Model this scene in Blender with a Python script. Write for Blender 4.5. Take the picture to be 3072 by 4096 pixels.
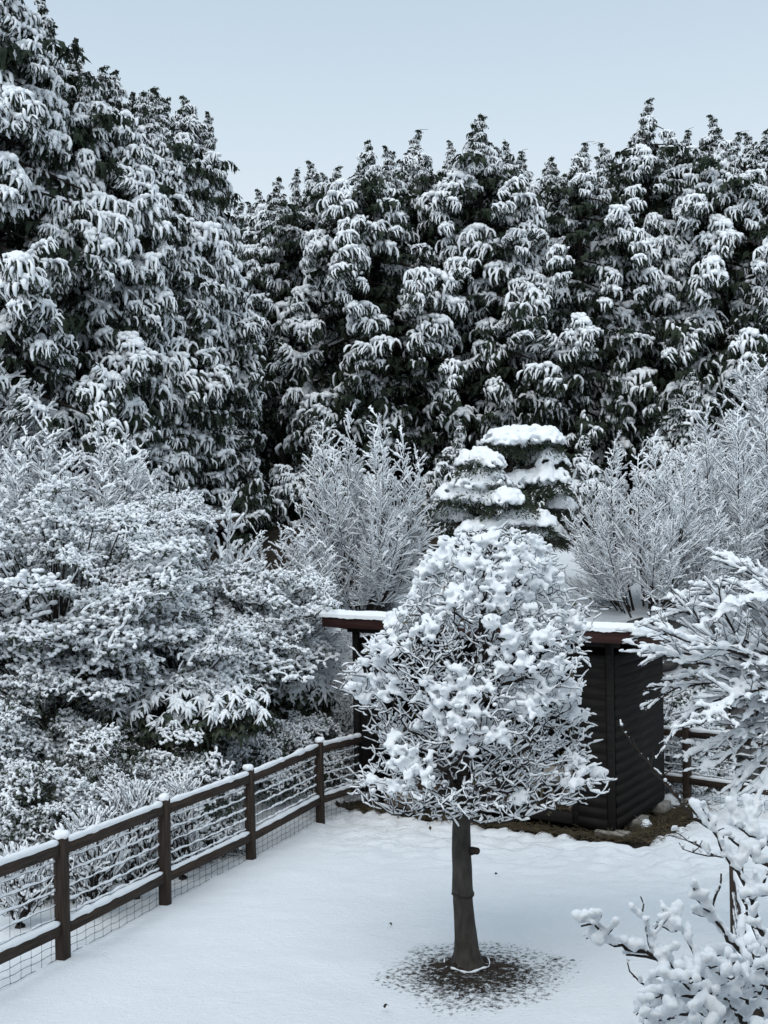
import bpy, math, random
import numpy as np
from mathutils import Vector

# ------------------------------------------------------------------ camera, sky, light
for o in list(bpy.data.objects):
    bpy.data.objects.remove(o)
scene = bpy.context.scene
COL = scene.collection
CZ = 4.6                      # camera height above the world zero
FPX = 4400.0                  # focal length in photograph pixels (3072 x 4096)
ROLL = 0.015

cam_data = bpy.data.cameras.new("camera")
cam_data.sensor_fit = 'VERTICAL'
cam_data.sensor_height = 24.0
cam_data.lens = 24.0 * FPX / 4096.0
cam_data.clip_start = 0.1
cam_data.clip_end = 3000.0
cam = bpy.data.objects.new("camera", cam_data)
COL.objects.link(cam)
cam.location = (0, 0, CZ)
cam.rotation_euler = (math.pi / 2, ROLL, 0)
scene.camera = cam

world = bpy.data.worlds.new("World")
scene.world = world
world.use_nodes = True
wn, wl = world.node_tree.nodes, world.node_tree.links
wn.clear()
w_out = wn.new("ShaderNodeOutputWorld")
bg_sky = wn.new("ShaderNodeBackground")
bg_cloud = wn.new("ShaderNodeBackground")
mixw = wn.new("ShaderNodeMixShader")
sky = wn.new("ShaderNodeTexSky")
sky.sky_type = 'NISHITA'
sky.sun_disc = False
SUN_EL, SUN_AZ = 55.0, 200.0
sky.sun_elevation = math.radians(SUN_EL)
sky.sun_rotation = math.radians(SUN_AZ)
sky.dust_density = 4.0
wl.new(sky.outputs[0], bg_sky.inputs[0])
bg_sky.inputs[1].default_value = 0.08
# an even cloud deck: paler towards the horizon all round, greyer blue overhead
tc = wn.new("ShaderNodeTexCoord")
sep = wn.new("ShaderNodeSeparateXYZ")
wl.new(tc.outputs["Generated"], sep.inputs[0])
ramp = wn.new("ShaderNodeValToRGB")
ramp.color_ramp.interpolation = 'EASE'
e = ramp.color_ramp.elements
e[0].position = 0.15; e[0].color = (0.64, 0.72, 0.78, 1)
e[1].position = 0.55; e[1].color = (0.40, 0.515, 0.62, 1)
wl.new(sep.outputs[2], ramp.inputs[0])
wl.new(ramp.outputs[0], bg_cloud.inputs[0])
bg_cloud.inputs[1].default_value = 1.0
mixw.inputs[0].default_value = 0.93
wl.new(bg_sky.outputs[0], mixw.inputs[1])
wl.new(bg_cloud.outputs[0], mixw.inputs[2])
wl.new(mixw.outputs[0], w_out.inputs[0])

sun_data = bpy.data.lights.new("sun", 'SUN')
sun_data.energy = 1.5
sun_data.angle = math.radians(60)
sun_data.color = (1.0, 0.985, 0.96)
sun = bpy.data.objects.new("sun", sun_data)
COL.objects.link(sun)
sun.location = (0, -5, 30)
_a, _e = math.radians(SUN_AZ), math.radians(SUN_EL)
sun_dir = Vector((math.sin(_a) * math.cos(_e), math.cos(_a) * math.cos(_e), math.sin(_e)))
sun.rotation_euler = (-sun_dir).to_track_quat('-Z', 'Y').to_euler()

vs = scene.view_settings
vs.view_transform = 'Standard'
vs.look = 'None'
vs.exposure = 0.34
vs.gamma = 1.0
vs.use_curve_mapping = False
scene.cycles.max_bounces = 6
scene.cycles.diffuse_bounces = 4

# ------------------------------------------------------------------ helpers
rng = np.random.default_rng(7)


def P(px, py, d):
    """world point seen at photograph pixel (px, py) at distance d along the view"""
    u, v = px - 1536.0, py - 2048.0
    return np.array([(u - ROLL * v) / FPX * d, d, CZ - (v + ROLL * u) / FPX * d])


def hash2(ix, iy, seed):
    h = (ix.astype(np.int64) * 374761393 + iy.astype(np.int64) * 668265263 + seed * 1442695041) & 0xFFFFFFFF
    h = ((h ^ (h >> 13)) * 1274126177) & 0xFFFFFFFF
    return ((h ^ (h >> 16)) & 0xFFFF) / 65535.0


def vnoise(x, y, seed=0):
    x = np.asarray(x, float); y = np.asarray(y, float)
    ix, iy = np.floor(x), np.floor(y)
    fx, fy = x - ix, y - iy
    fx = fx * fx * (3 - 2 * fx); fy = fy * fy * (3 - 2 * fy)
    a = hash2(ix, iy, seed); b = hash2(ix + 1, iy, seed)
    c = hash2(ix, iy + 1, seed); d = hash2(ix + 1, iy + 1, seed)
    return (a * (1 - fx) + b * fx) * (1 - fy) + (c * (1 - fx) + d * fx) * fy


def sstep(a, b, x):
    t = np.clip((np.asarray(x, float) - a) / (b - a), 0, 1)
    return t * t * (3 - 2 * t)


def gz(x, y):
    """height of the land"""
    x = np.asarray(x, float); y = np.asarray(y, float)
    g = CZ - 4.11 - 0.07 * (np.minimum(y, 19.0) - 10.18)
    # bank behind the shed and the right fence, gentler on the left
    y0 = 19.2 + 0.0 * x
    right = sstep(-2.5, -0.5, x)
    bank = right * sstep(y0, y0 + 1.1, y) * 2.75 + (1 - right) * sstep(14.5, 21.5, y) * 2.75
    up = sstep(20.0, 28.0, y) * 2.05 + sstep(28.0, 36.0, y) * 1.5 + np.clip((y - 36) * 0.05, 0, 3)
    return g + bank + up


def fix_mesh(me, smooth):
    me.update(calc_edges=True)
    if smooth:
        me.polygons.foreach_set("use_smooth", np.ones(len(me.polygons), dtype=bool))
    me.validate()


def mesh_from(name, V, faces, smooth=True):
    """faces: list of int arrays with 3 or 4 columns"""
    me = bpy.data.meshes.new(name)
    V = np.asarray(V, np.float32)
    faces = [np.asarray(f, np.int32) for f in faces if len(f)]
    me.vertices.add(len(V))
    me.vertices.foreach_set("co", V.ravel())
    nl = sum(f.size for f in faces); nf = sum(len(f) for f in faces)
    me.loops.add(nl); me.polygons.add(nf)
    me.loops.foreach_set("vertex_index", np.concatenate([f.ravel() for f in faces]))
    tot = np.concatenate([np.full(len(f), f.shape[1], np.int32) for f in faces])
    start = np.concatenate([[0], np.cumsum(tot)[:-1]]).astype(np.int32)
    me.polygons.foreach_set("loop_start", start)
    try:
        me.polygons.foreach_set("loop_total", tot)
    except Exception:
        pass
    me.update(calc_edges=True)
    if smooth:
        me.polygons.foreach_set("use_smooth", np.ones(nf, dtype=bool))
    return me


class Geo:
    """collects arrays of vertices and faces"""
    def __init__(self):
        self.V = []; self.F3 = []; self.F4 = []; self.n = 0

    def add(self, V, F3=None, F4=None):
        V = np.asarray(V, np.float32).reshape(-1, 3)
        if F3 is not None and len(F3):
            self.F3.append(np.asarray(F3) + self.n)
        if F4 is not None and len(F4):
            self.F4.append(np.asarray(F4) + self.n)
        self.V.append(V); self.n += len(V)
        return self

    def arrays(self):
        V = np.concatenate(self.V) if self.V else np.zeros((0, 3), np.float32)
        F3 = np.concatenate(self.F3) if self.F3 else np.zeros((0, 3), int)
        F4 = np.concatenate(self.F4) if self.F4 else np.zeros((0, 4), int)
        return V, F3, F4

    def mesh(self, name, smooth=True):
        V, F3, F4 = self.arrays()
        return mesh_from(name, V, [F3, F4], smooth)

    def box(self, c, s, rz=0.0, taper=None):
        x, y, z = np.array(s) / 2
        V = np.array([[-x, -y, -z], [x, -y, -z], [x, y, -z], [-x, y, -z], [-x, -y, z], [x, -y, z], [x, y, z], [-x, y, z]])
        if rz:
            ca, sa = math.cos(rz), math.sin(rz)
            V = np.stack([V[:, 0] * ca - V[:, 1] * sa, V[:, 0] * sa + V[:, 1] * ca, V[:, 2]], 1)
        self.add(V + np.array(c), F4=[[0, 3, 2, 1], [4, 5, 6, 7], [0, 1, 5, 4], [1, 2, 6, 5], [2, 3, 7, 6], [3, 0, 4, 7]])
        return self

    def tubes(self, Pn, R, sides=4, a=1.0, b=1.0, off=0.0, cap=True):
        """Pn (n,K,3) polylines, R (n,K); a,b scale across / upwards, off lifts by off*R"""
        Pn = np.asarray(Pn, float); R = np.asarray(R, float)
        n, K, _ = Pn.shape
        if n == 0:
            return self
        T = np.gradient(Pn, axis=1)
        T /= np.linalg.norm(T, axis=2, keepdims=True) + 1e-9
        Z = np.array([0, 0, 1.0])
        S = np.cross(T, Z)
        ln = np.linalg.norm(S, axis=2, keepdims=True)
        S = np.where(ln > 0.02, S / (ln + 1e-9), np.array([1.0, 0, 0]))
        U = np.cross(S, T)
        th = np.arange(sides) / sides * 2 * math.pi + 0.4
        cs = np.cos(th)[None, None, :, None]; sn = np.sin(th)[None, None, :, None]
        R4 = R[:, :, None, None]
        V = Pn[:, :, None, :] + S[:, :, None, :] * cs * R4 * a + U[:, :, None, :] * (sn * b + off) * R4
        idx = np.arange(n * K * sides).reshape(n, K, sides)
        i0 = idx[:, :-1, :]; i1 = idx[:, 1:, :]
        F4 = np.stack([i0, np.roll(i0, -1, 2), np.roll(i1, -1, 2), i1], -1).reshape(-1, 4)
        F3 = None
        self.add(V.reshape(-1, 3), F3, F4)
        if cap:
            base = self.n - n * K * sides
            c0 = idx[:, 0, :] + base; c1 = idx[:, -1, :] + base
            if sides == 4:
                self.F4.append(c0[:, ::-1]); self.F4.append(c1)
            else:
                for k in range(1, sides - 1):
                    self.F3.append(c0[:, [0, k + 1, k]]); self.F3.append(c1[:, [0, k, k + 1]])
        return self

    def blobs(self, C, S, tmpl, jitter=0.0, rz=None):
        """C (n,3) centres, S (n,3) radii"""
        tv, tf = tmpl
        C = np.asarray(C, float); S = np.asarray(S, float)
        n = len(C)
        if n == 0:
            return self
        if rz is None:
            rz = rng.uniform(0, 6.28, n)
        V = np.repeat(tv[None], n, 0) * (1 + jitter * rng.normal(size=(n, len(tv), 1)))
        V = V * S[:, None, :]
        ca, sa = np.cos(rz)[:, None], np.sin(rz)[:, None]
        V = np.stack([V[:, :, 0] * ca - V[:, :, 1] * sa, V[:, :, 0] * sa + V[:, :, 1] * ca, V[:, :, 2]], 2) + C[:, None, :]
        F = (tf[None] + (np.arange(n) * len(tv))[:, None, None]).reshape(-1, 3)
        return self.add(V.reshape(-1, 3), F3=F)


def ico(sub):
    import bmesh
    bm = bmesh.new()
    bmesh.ops.create_icosphere(bm, subdivisions=sub, radius=1.0)
    bm.verts.ensure_lookup_table()
    V = np.array([v.co[:] for v in bm.verts]); F = np.array([[v.index for v in f.verts] for f in bm.faces])
    bm.free()
    return V, F


ICO0, ICO1, ICO2 = ico(1), ico(2), ico(3)


def remesh(geo, name, voxel, smooth_it=2, rough=0.0, rscale=30.0):
    """melt overlapping lumps into one skin of snow"""
    me = geo.mesh(name + "_raw")
    ob = bpy.data.objects.new(name + "_raw", me)
    COL.objects.link(ob)
    m = ob.modifiers.new("r", 'REMESH')
    m.mode = 'VOXEL'; m.voxel_size = voxel
    if smooth_it:
        s = ob.modifiers.new("s", 'SMOOTH'); s.iterations = smooth_it; s.factor = 0.5
    bpy.context.view_layer.update()
    dg = bpy.context.evaluated_depsgraph_get()
    out = bpy.data.meshes.new_from_object(ob.evaluated_get(dg))
    out.name = name
    bpy.data.objects.remove(ob); bpy.data.meshes.remove(me)
    if rough:
        n = len(out.vertices)
        co = np.empty(n * 3, np.float32); out.vertices.foreach_get("co", co); co = co.reshape(-1, 3)
        no = np.empty(n * 3, np.float32); out.vertices.foreach_get("normal", no); no = no.reshape(-1, 3)
        q = co * rscale
        f = vnoise(q[:, 0] + 0.7 * q[:, 2], q[:, 1] - 0.6 * q[:, 2], 51) + vnoise(q[:, 2] * 1.1 + 0.5 * q[:, 1], q[:, 0] - 0.4 * q[:, 1], 52) - 1.0
        q = q * 2.3
        f += 0.5 * (vnoise(q[:, 0] + 0.7 * q[:, 2], q[:, 1] - 0.6 * q[:, 2], 53) + vnoise(q[:, 2], q[:, 0] - 0.4 * q[:, 1], 54) - 1.0)
        out.vertices.foreach_set("co", (co + no * (f * rough)[:, None]).astype(np.float32).ravel())
        out.update()
    out.polygons.foreach_set("use_smooth", np.ones(len(out.polygons), dtype=bool))
    return out


def link(name, me, mat=None, parent=None, label=None, cat=None, group=None, kind=None):
    ob = bpy.data.objects.new(name, me)
    COL.objects.link(ob)
    if mat is not None and me is not None and not me.materials:
        me.materials.append(mat)
    if parent is not None:
        ob.parent = parent
    tag(ob, label, cat, group, kind)
    return ob


def tag(ob, label=None, cat=None, group=None, kind=None):
    if label: ob["label"] = label
    if cat: ob["category"] = cat
    if group: ob["group"] = group
    if kind: ob["kind"] = kind
    return ob


def empty(name, loc, rz=0.0, **kw):
    ob = bpy.data.objects.new(name, None)
    ob.empty_display_size = 0.2
    COL.objects.link(ob)
    ob.location = tuple(float(v) for v in loc)
    ob.rotation_euler = (0, 0, rz)
    return tag(ob, **kw)


# ------------------------------------------------------------------ materials
def new_mat(name):
    m = bpy.data.materials.new(name)
    m.use_nodes = True
    nt = m.node_tree
    b = nt.nodes["Principled BSDF"]
    return m, nt, b


def noise_node(nt, scale, detail=4, rough=0.6, coord="Object", vscale=None):
    tcn = nt.nodes.new("ShaderNodeTexCoord")
    nz = nt.nodes.new("ShaderNodeTexNoise")
    nz.inputs["Scale"].default_value = scale
    nz.inputs["Detail"].default_value = detail
    nz.inputs["Roughness"].default_value = rough
    if vscale:
        mp = nt.nodes.new("ShaderNodeMapping")
        mp.inputs["Scale"].default_value = vscale
        nt.links.new(tcn.outputs[coord], mp.inputs[0])
        nt.links.new(mp.outputs[0], nz.inputs[0])
    else:
        nt.links.new(tcn.outputs[coord], nz.inputs[0])
    return nz


def ramp_node(nt, src, stops):
    r = nt.nodes.new("ShaderNodeValToRGB")
    el = r.color_ramp.elements
    while len(el) > 1:
        el.remove(el[-1])
    el[0].position = stops[0][0]; el[0].color = (*stops[0][1], 1)
    for p, c in stops[1:]:
        q = el.new(p); q.color = (*c, 1)
    nt.links.new(src, r.inputs[0])
    return r


def bump_node(nt, b, src, strength, dist):
    bp = nt.nodes.new("ShaderNodeBump")
    bp.inputs["Strength"].default_value = strength
    bp.inputs["Distance"].default_value = dist
    nt.links.new(src, bp.inputs["Height"])
    nt.links.new(bp.outputs[0], b.inputs["Normal"])
    return bp


def simple_mat(name, c0, c1, scale, rough=0.8, bump=0.3, bdist=0.004, vscale=None, detail=5, coord="Object", spec=0.15):
    m, nt, b = new_mat(name)
    nz = noise_node(nt, scale, detail, 0.6, coord, vscale)
    r = ramp_node(nt, nz.outputs[0], [(0.3, c0), (0.7, c1)])
    nt.links.new(r.outputs[0], b.inputs["Base Color"])
    b.inputs["Roughness"].default_value = rough
    b.inputs["Specular IOR Level"].default_value = spec
    if bump:
        bump_node(nt, b, nz.outputs[0], bump, bdist)
    return m


M = {}


def snow_mat(name, col, scale, bdist):
    m, nt, b = new_mat(name)
    nz = noise_node(nt, scale, 5, 0.65)
    r = ramp_node(nt, nz.outputs[0], [(0.3, tuple(c * 0.97 for c in col)), (0.7, col)])
    nt.links.new(r.outputs[0], b.inputs["Base Color"])
    b.inputs["Roughness"].default_value = 0.85
    b.inputs["Specular IOR Level"].default_value = 0.15
    bump_node(nt, b, nz.outputs[0], 0.5, bdist)
    return m


SNOWC = (0.86, 0.885, 0.91)
M['snow'] = snow_mat("snow_cover", SNOWC, 40, 0.012)
M['snow_far'] = snow_mat("snow_on_twigs", SNOWC, 14, 0.02)
M['timber'] = simple_mat("dark_stained_timber", (0.021, 0.0155, 0.0125), (0.058, 0.043, 0.034), 3.0, 0.75, 0.35, 0.004, (14, 14, 1.2))
M['rail'] = simple_mat("dark_stained_rail", (0.024, 0.0175, 0.014), (0.060, 0.044, 0.035), 3.0, 0.75, 0.35, 0.004, (1.2, 14, 14))
M['siding'] = simple_mat("black_brown_siding", (0.007, 0.0066, 0.0066), (0.021, 0.0185, 0.017), 2.0, 0.8, 0.12, 0.002, (1.0, 10, 14), spec=0.1)
M['fascia'] = simple_mat("red_brown_fascia", (0.028, 0.012, 0.010), (0.055, 0.026, 0.022), 2.0, 0.6, 0.2, 0.003, (1, 8, 12))
M['block'] = simple_mat("concrete_block", (0.16, 0.15, 0.135), (0.34, 0.32, 0.29), 18, 0.9, 0.4, 0.004)
M['wire'] = simple_mat("galvanised_wire", (0.05, 0.055, 0.06), (0.12, 0.125, 0.13), 10, 0.55, 0.0)
M['bark'] = simple_mat("twig_bark", (0.018, 0.014, 0.012), (0.05, 0.04, 0.034), 20, 0.85, 0.4, 0.004)
M['twig'] = simple_mat("dark_twig", (0.016, 0.013, 0.012), (0.042, 0.033, 0.028), 12, 0.85, 0.0)
M['conifer_bark'] = simple_mat("cypress_bark", (0.012, 0.010, 0.009), (0.04, 0.031, 0.026), 6, 0.9, 0.5, 0.01, (6, 6, 0.7))
M['conifer'] = simple_mat("cypress_foliage", (0.014, 0.022, 0.015), (0.045, 0.058, 0.038), 3.0, 0.7, 0.0)
M['leaf'] = simple_mat("evergreen_leaf", (0.012, 0.020, 0.011), (0.045, 0.06, 0.03), 8.0, 0.5, 0.0, spec=0.4)
M['dry_leaf'] = simple_mat("olive_brown_leaf", (0.05, 0.045, 0.025), (0.12, 0.095, 0.05), 9.0, 0.6, 0.0)
M['wrap'] = simple_mat("trunk_wrap_cloth", (0.030, 0.027, 0.024), (0.070, 0.063, 0.056), 5, 0.8, 0.4, 0.006, (3, 3, 1.2))
M['soil'] = simple_mat("forest_soil", (0.014, 0.010, 0.008), (0.05, 0.034, 0.024), 2.5, 0.95, 0.6, 0.05)
M['straw'] = simple_mat("old_straw", (0.05, 0.041, 0.026), (0.17, 0.138, 0.088), 9.0, 0.9, 0.0)
M['stone'] = simple_mat("dark_rock", (0.03, 0.029, 0.028), (0.11, 0.108, 0.105), 5, 0.9, 0.6, 0.02)
M['ply'] = simple_mat("weathered_plywood", (0.10, 0.085, 0.07), (0.21, 0.18, 0.15), 3, 0.85, 0.2, 0.003, (1, 9, 9))
M['coat'] = simple_mat("goat_coat", (0.14, 0.125, 0.11), (0.30, 0.28, 0.25), 6, 0.9, 0.3, 0.01)
M['hoof'] = simple_mat("goat_hoof", (0.03, 0.027, 0.024), (0.06, 0.055, 0.05), 9, 0.6, 0.0)
M['horn'] = simple_mat("goat_horn", (0.06, 0.05, 0.04), (0.11, 0.1, 0.08), 12, 0.6, 0.2)
M['eye'] = simple_mat("goat_eye", (0.01, 0.008, 0.006), (0.02, 0.016, 0.01), 9, 0.2, 0.0)
M['steel'] = simple_mat("grey_rail_steel", (0.10, 0.10, 0.10), (0.18, 0.18, 0.18), 8, 0.6, 0.0)

# ------------------------------------------------------------------ the land
TREE = np.array([0.69, 9.97])            # the pruned tree on the lawn
SHED_C = np.array([3.07, 15.0]); SHED_RZ = math.radians(-34.0)
_cx, _sx = math.cos(SHED_RZ), math.sin(SHED_RZ)


def shed_local(x, y):
    dx, dy = x - SHED_C[0], y - SHED_C[1]
    return dx * _cx + dy * _sx, -dx * _sx + dy * _cx


def shed_world(lx, ly):
    return SHED_C[0] + lx * _cx - ly * _sx, SHED_C[1] + lx * _sx + ly * _cx


def axis(fine0, fine1, step, lo, hi):
    mid = np.arange(fine0, fine1 + 1e-6, step)
    def out(start, end, s):
        r = []; v = start; st = step
        while (v < end) if s > 0 else (v > end):
            st *= 1.22; v += s * st; r.append(v)
        return r
    return np.array(out(fine0, lo, -1)[::-1] + list(mid) + out(fine1, hi, 1))


def build_ground():
    gx = axis(-4.5, 6.5, 0.075, -500, 500)
    gy = axis(6.0, 20.6, 0.075, -60, 900)
    X, Y = np.meshgrid(gx, gy)
    Z = gz(X, Y)
    Z = Z + 0.05 * (vnoise(X * 0.7, Y * 0.7, 1) - 0.5) + 0.025 * (vnoise(X * 1.9, Y * 1.9, 2) - 0.5)
    lx, ly = shed_local(X, Y)
    # trampled, dimpled snow in front of the shed, smooth elsewhere
    near = sstep(-3.6, -0.8, ly + 0.8 * (vnoise(X * 0.8, Y * 0.8, 3) - 0.5)) * (1 - sstep(19, 20, Y))
    dim = np.abs(vnoise(X * 4.2, Y * 6.5, 4) - 0.5) * 2
    Z = Z - near * 0.085 * (1 - dim) ** 2 + near * 0.05 * (vnoise(X * 8, Y * 11, 5) - 0.5)
    Z = Z + 0.016 * (vnoise(X * 4, Y * 6, 8) - 0.5) + 0.010 * (vnoise(X * 11, Y * 13, 9) - 0.5)
    # tree well
    rt = np.hypot((X - TREE[0] - 0.06) / 1.22, (Y - (TREE[1] - 0.22)) / 1.15)
    well = 1 - sstep(0.55, 1.42, rt + 0.30 * (vnoise(X * 2.6, Y * 2.6, 6) - 0.5))
    Z = Z - 0.035 * well
    bare = 0.60 * well + 0.16 * (1 - sstep(0.15, 0.6, rt))
    # thawed strip with straw along the shed, front and right side
    out_x = np.maximum(np.maximum(lx - 0.05, -4.45 - lx), 0)
    out_y = np.maximum(np.maximum(-0.02 - ly, ly - 2.1), 0)
    dsh = np.hypot(out_x, out_y)
    wid = 0.22 + 0.30 * sstep(-0.3, 0.5, lx) + 0.14 * (vnoise(X * 2.2, Y * 2.2, 7) - 0.5)
    strip = 1 - sstep(wid * 0.78, wid * 1.12, dsh + 0.10 * (vnoise(X * 7, Y * 7, 12) - 0.5))
    Z = Z - 0.05 * strip
    bare = np.maximum(bare, strip * 1.2)
    # no snow reaches the floor under the dense conifers
    forest = sstep(21.8, 24.0, Y + 3 * (vnoise(X * 0.3, Y * 0.3, 10) - 0.5)) * (1 - sstep(70, 90, Y))
    bare = np.maximum(bare, forest * (0.80 + 0.7 * vnoise(X * 0.6, Y * 0.6, 11)))
    under = sstep(-1.9, -3.2, X - 0.36 * (Y - 13)) * sstep(11.5, 13, Y) * (1 - sstep(22, 24, Y))
    bare = np.maximum(bare, under * 0.75 * vnoise(X * 1.1, Y * 1.1, 13) + under * 0.15)
    ny, nx = X.shape
    V = np.stack([X, Y, Z], -1).reshape(-1, 3)
    i = np.arange(nx * ny).reshape(ny, nx)
    F = np.stack([i[:-1, :-1], i[:-1, 1:], i[1:, 1:], i[1:, :-1]], -1).reshape(-1, 4)
    me = mesh_from("snowy_ground", V, [F])
    at = me.attributes.new("bare", 'FLOAT', 'POINT')
    at.data.foreach_set("value", bare.ravel().astype(np.float32))
    m, nt, b = new_mat("snow_ground")
    L = nt.links
    atn = nt.nodes.new("ShaderNodeAttribute"); atn.attribute_name = "bare"
    n1 = noise_node(nt, 22, 6, 0.75)
    add = nt.nodes.new("ShaderNodeMath"); add.operation = 'ADD'
    L.new(atn.outputs["Fac"], add.inputs[0]); L.new(n1.outputs[0], add.inputs[1])
    th = nt.nodes.new("ShaderNodeMapRange")
    th.inputs["From Min"].default_value = 1.10; th.inputs["From Max"].default_value = 1.22
    L.new(add.outputs[0], th.inputs["Value"])
    n2 = noise_node(nt, 7, 5, 0.7)
    soil = ramp_node(nt, n2.outputs[0], [(0.3, (0.012, 0.009, 0.007)), (0.55, (0.033, 0.026, 0.019)), (0.75, (0.065, 0.053, 0.036))])
    n3 = noise_node(nt, 55, 4, 0.7)
    snowc = ramp_node(nt, n3.outputs[0], [(0.3, (0.83, 0.86, 0.89)), (0.7, SNOWC)])
    mix = nt.nodes.new("ShaderNodeMix"); mix.data_type = 'RGBA'
    L.new(th.outputs[0], mix.inputs["Factor"])
    L.new(snowc.outputs[0], mix.inputs["A"]); L.new(soil.outputs[0], mix.inputs["B"])
    L.new(mix.outputs["Result"], b.inputs["Base Color"])
    b.inputs["Roughness"].default_value = 0.85
    b.inputs["Specular IOR Level"].default_value = 0.15
    # grain of fresh snow, plus the step down to the thawed soil
    sub = nt.nodes.new("ShaderNodeMath"); sub.operation = 'MULTIPLY_ADD'
    L.new(th.outputs[0], sub.inputs[0]); sub.inputs[1].default_value = -1.2
    L.new(n3.outputs[0], sub.inputs[2])
    n4 = noise_node(nt, 13, 3, 0.6, "Object", (1, 1.6, 1))
    m4 = nt.nodes.new("ShaderNodeMath"); m4.operation = 'MULTIPLY_ADD'
    L.new(n4.outputs[0], m4.inputs[0]); m4.inputs[1].default_value = 1.3; L.new(sub.outputs[0], m4.inputs[2])
    bump_node(nt, b, m4.outputs[0], 0.7, 0.022)
    link("snowy_ground", me, m, kind="structure")


build_ground()

# ------------------------------------------------------------------ timber fences
POST_H, POST_S = 1.15, 0.105
WIRES = [0.02, 0.09, 0.16, 0.40, 0.52, 0.65, 0.79, 0.92]
RAILS = [(0.245, 0.350), (0.985, 1.09)]


def ridge(geo, p0, p1, half, height, seed, step=0.04, lump=0.6, gaps=0.0):
    """lumpy ridge of snow lying along a line"""
    p0, p1 = np.array(p0, float), np.array(p1, float)
    L = np.linalg.norm(p1 - p0); K = max(4, int(L / step))
    t = np.linspace(0, 1, K)
    pts = p0 + (p1 - p0) * t[:, None]
    n = vnoise(t * L / 0.11, np.full(K, seed * 3.7), seed)
    n2 = vnoise(t * L / 0.5, np.full(K, seed * 1.3), seed + 5)
    R = height * (1 - lump / 2 + lump * n) * (0.85 + 0.3 * n2)
    if gaps:
        R = R * np.where(vnoise(t * L / 0.4, np.full(K, seed * 2.1), seed + 9) < gaps, 0.25, 1)
    R[0] *= 0.6; R[-1] *= 0.6
    geo.tubes(pts[None], R[None], 8, a=half / height, b=1.0, off=0.25)


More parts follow.
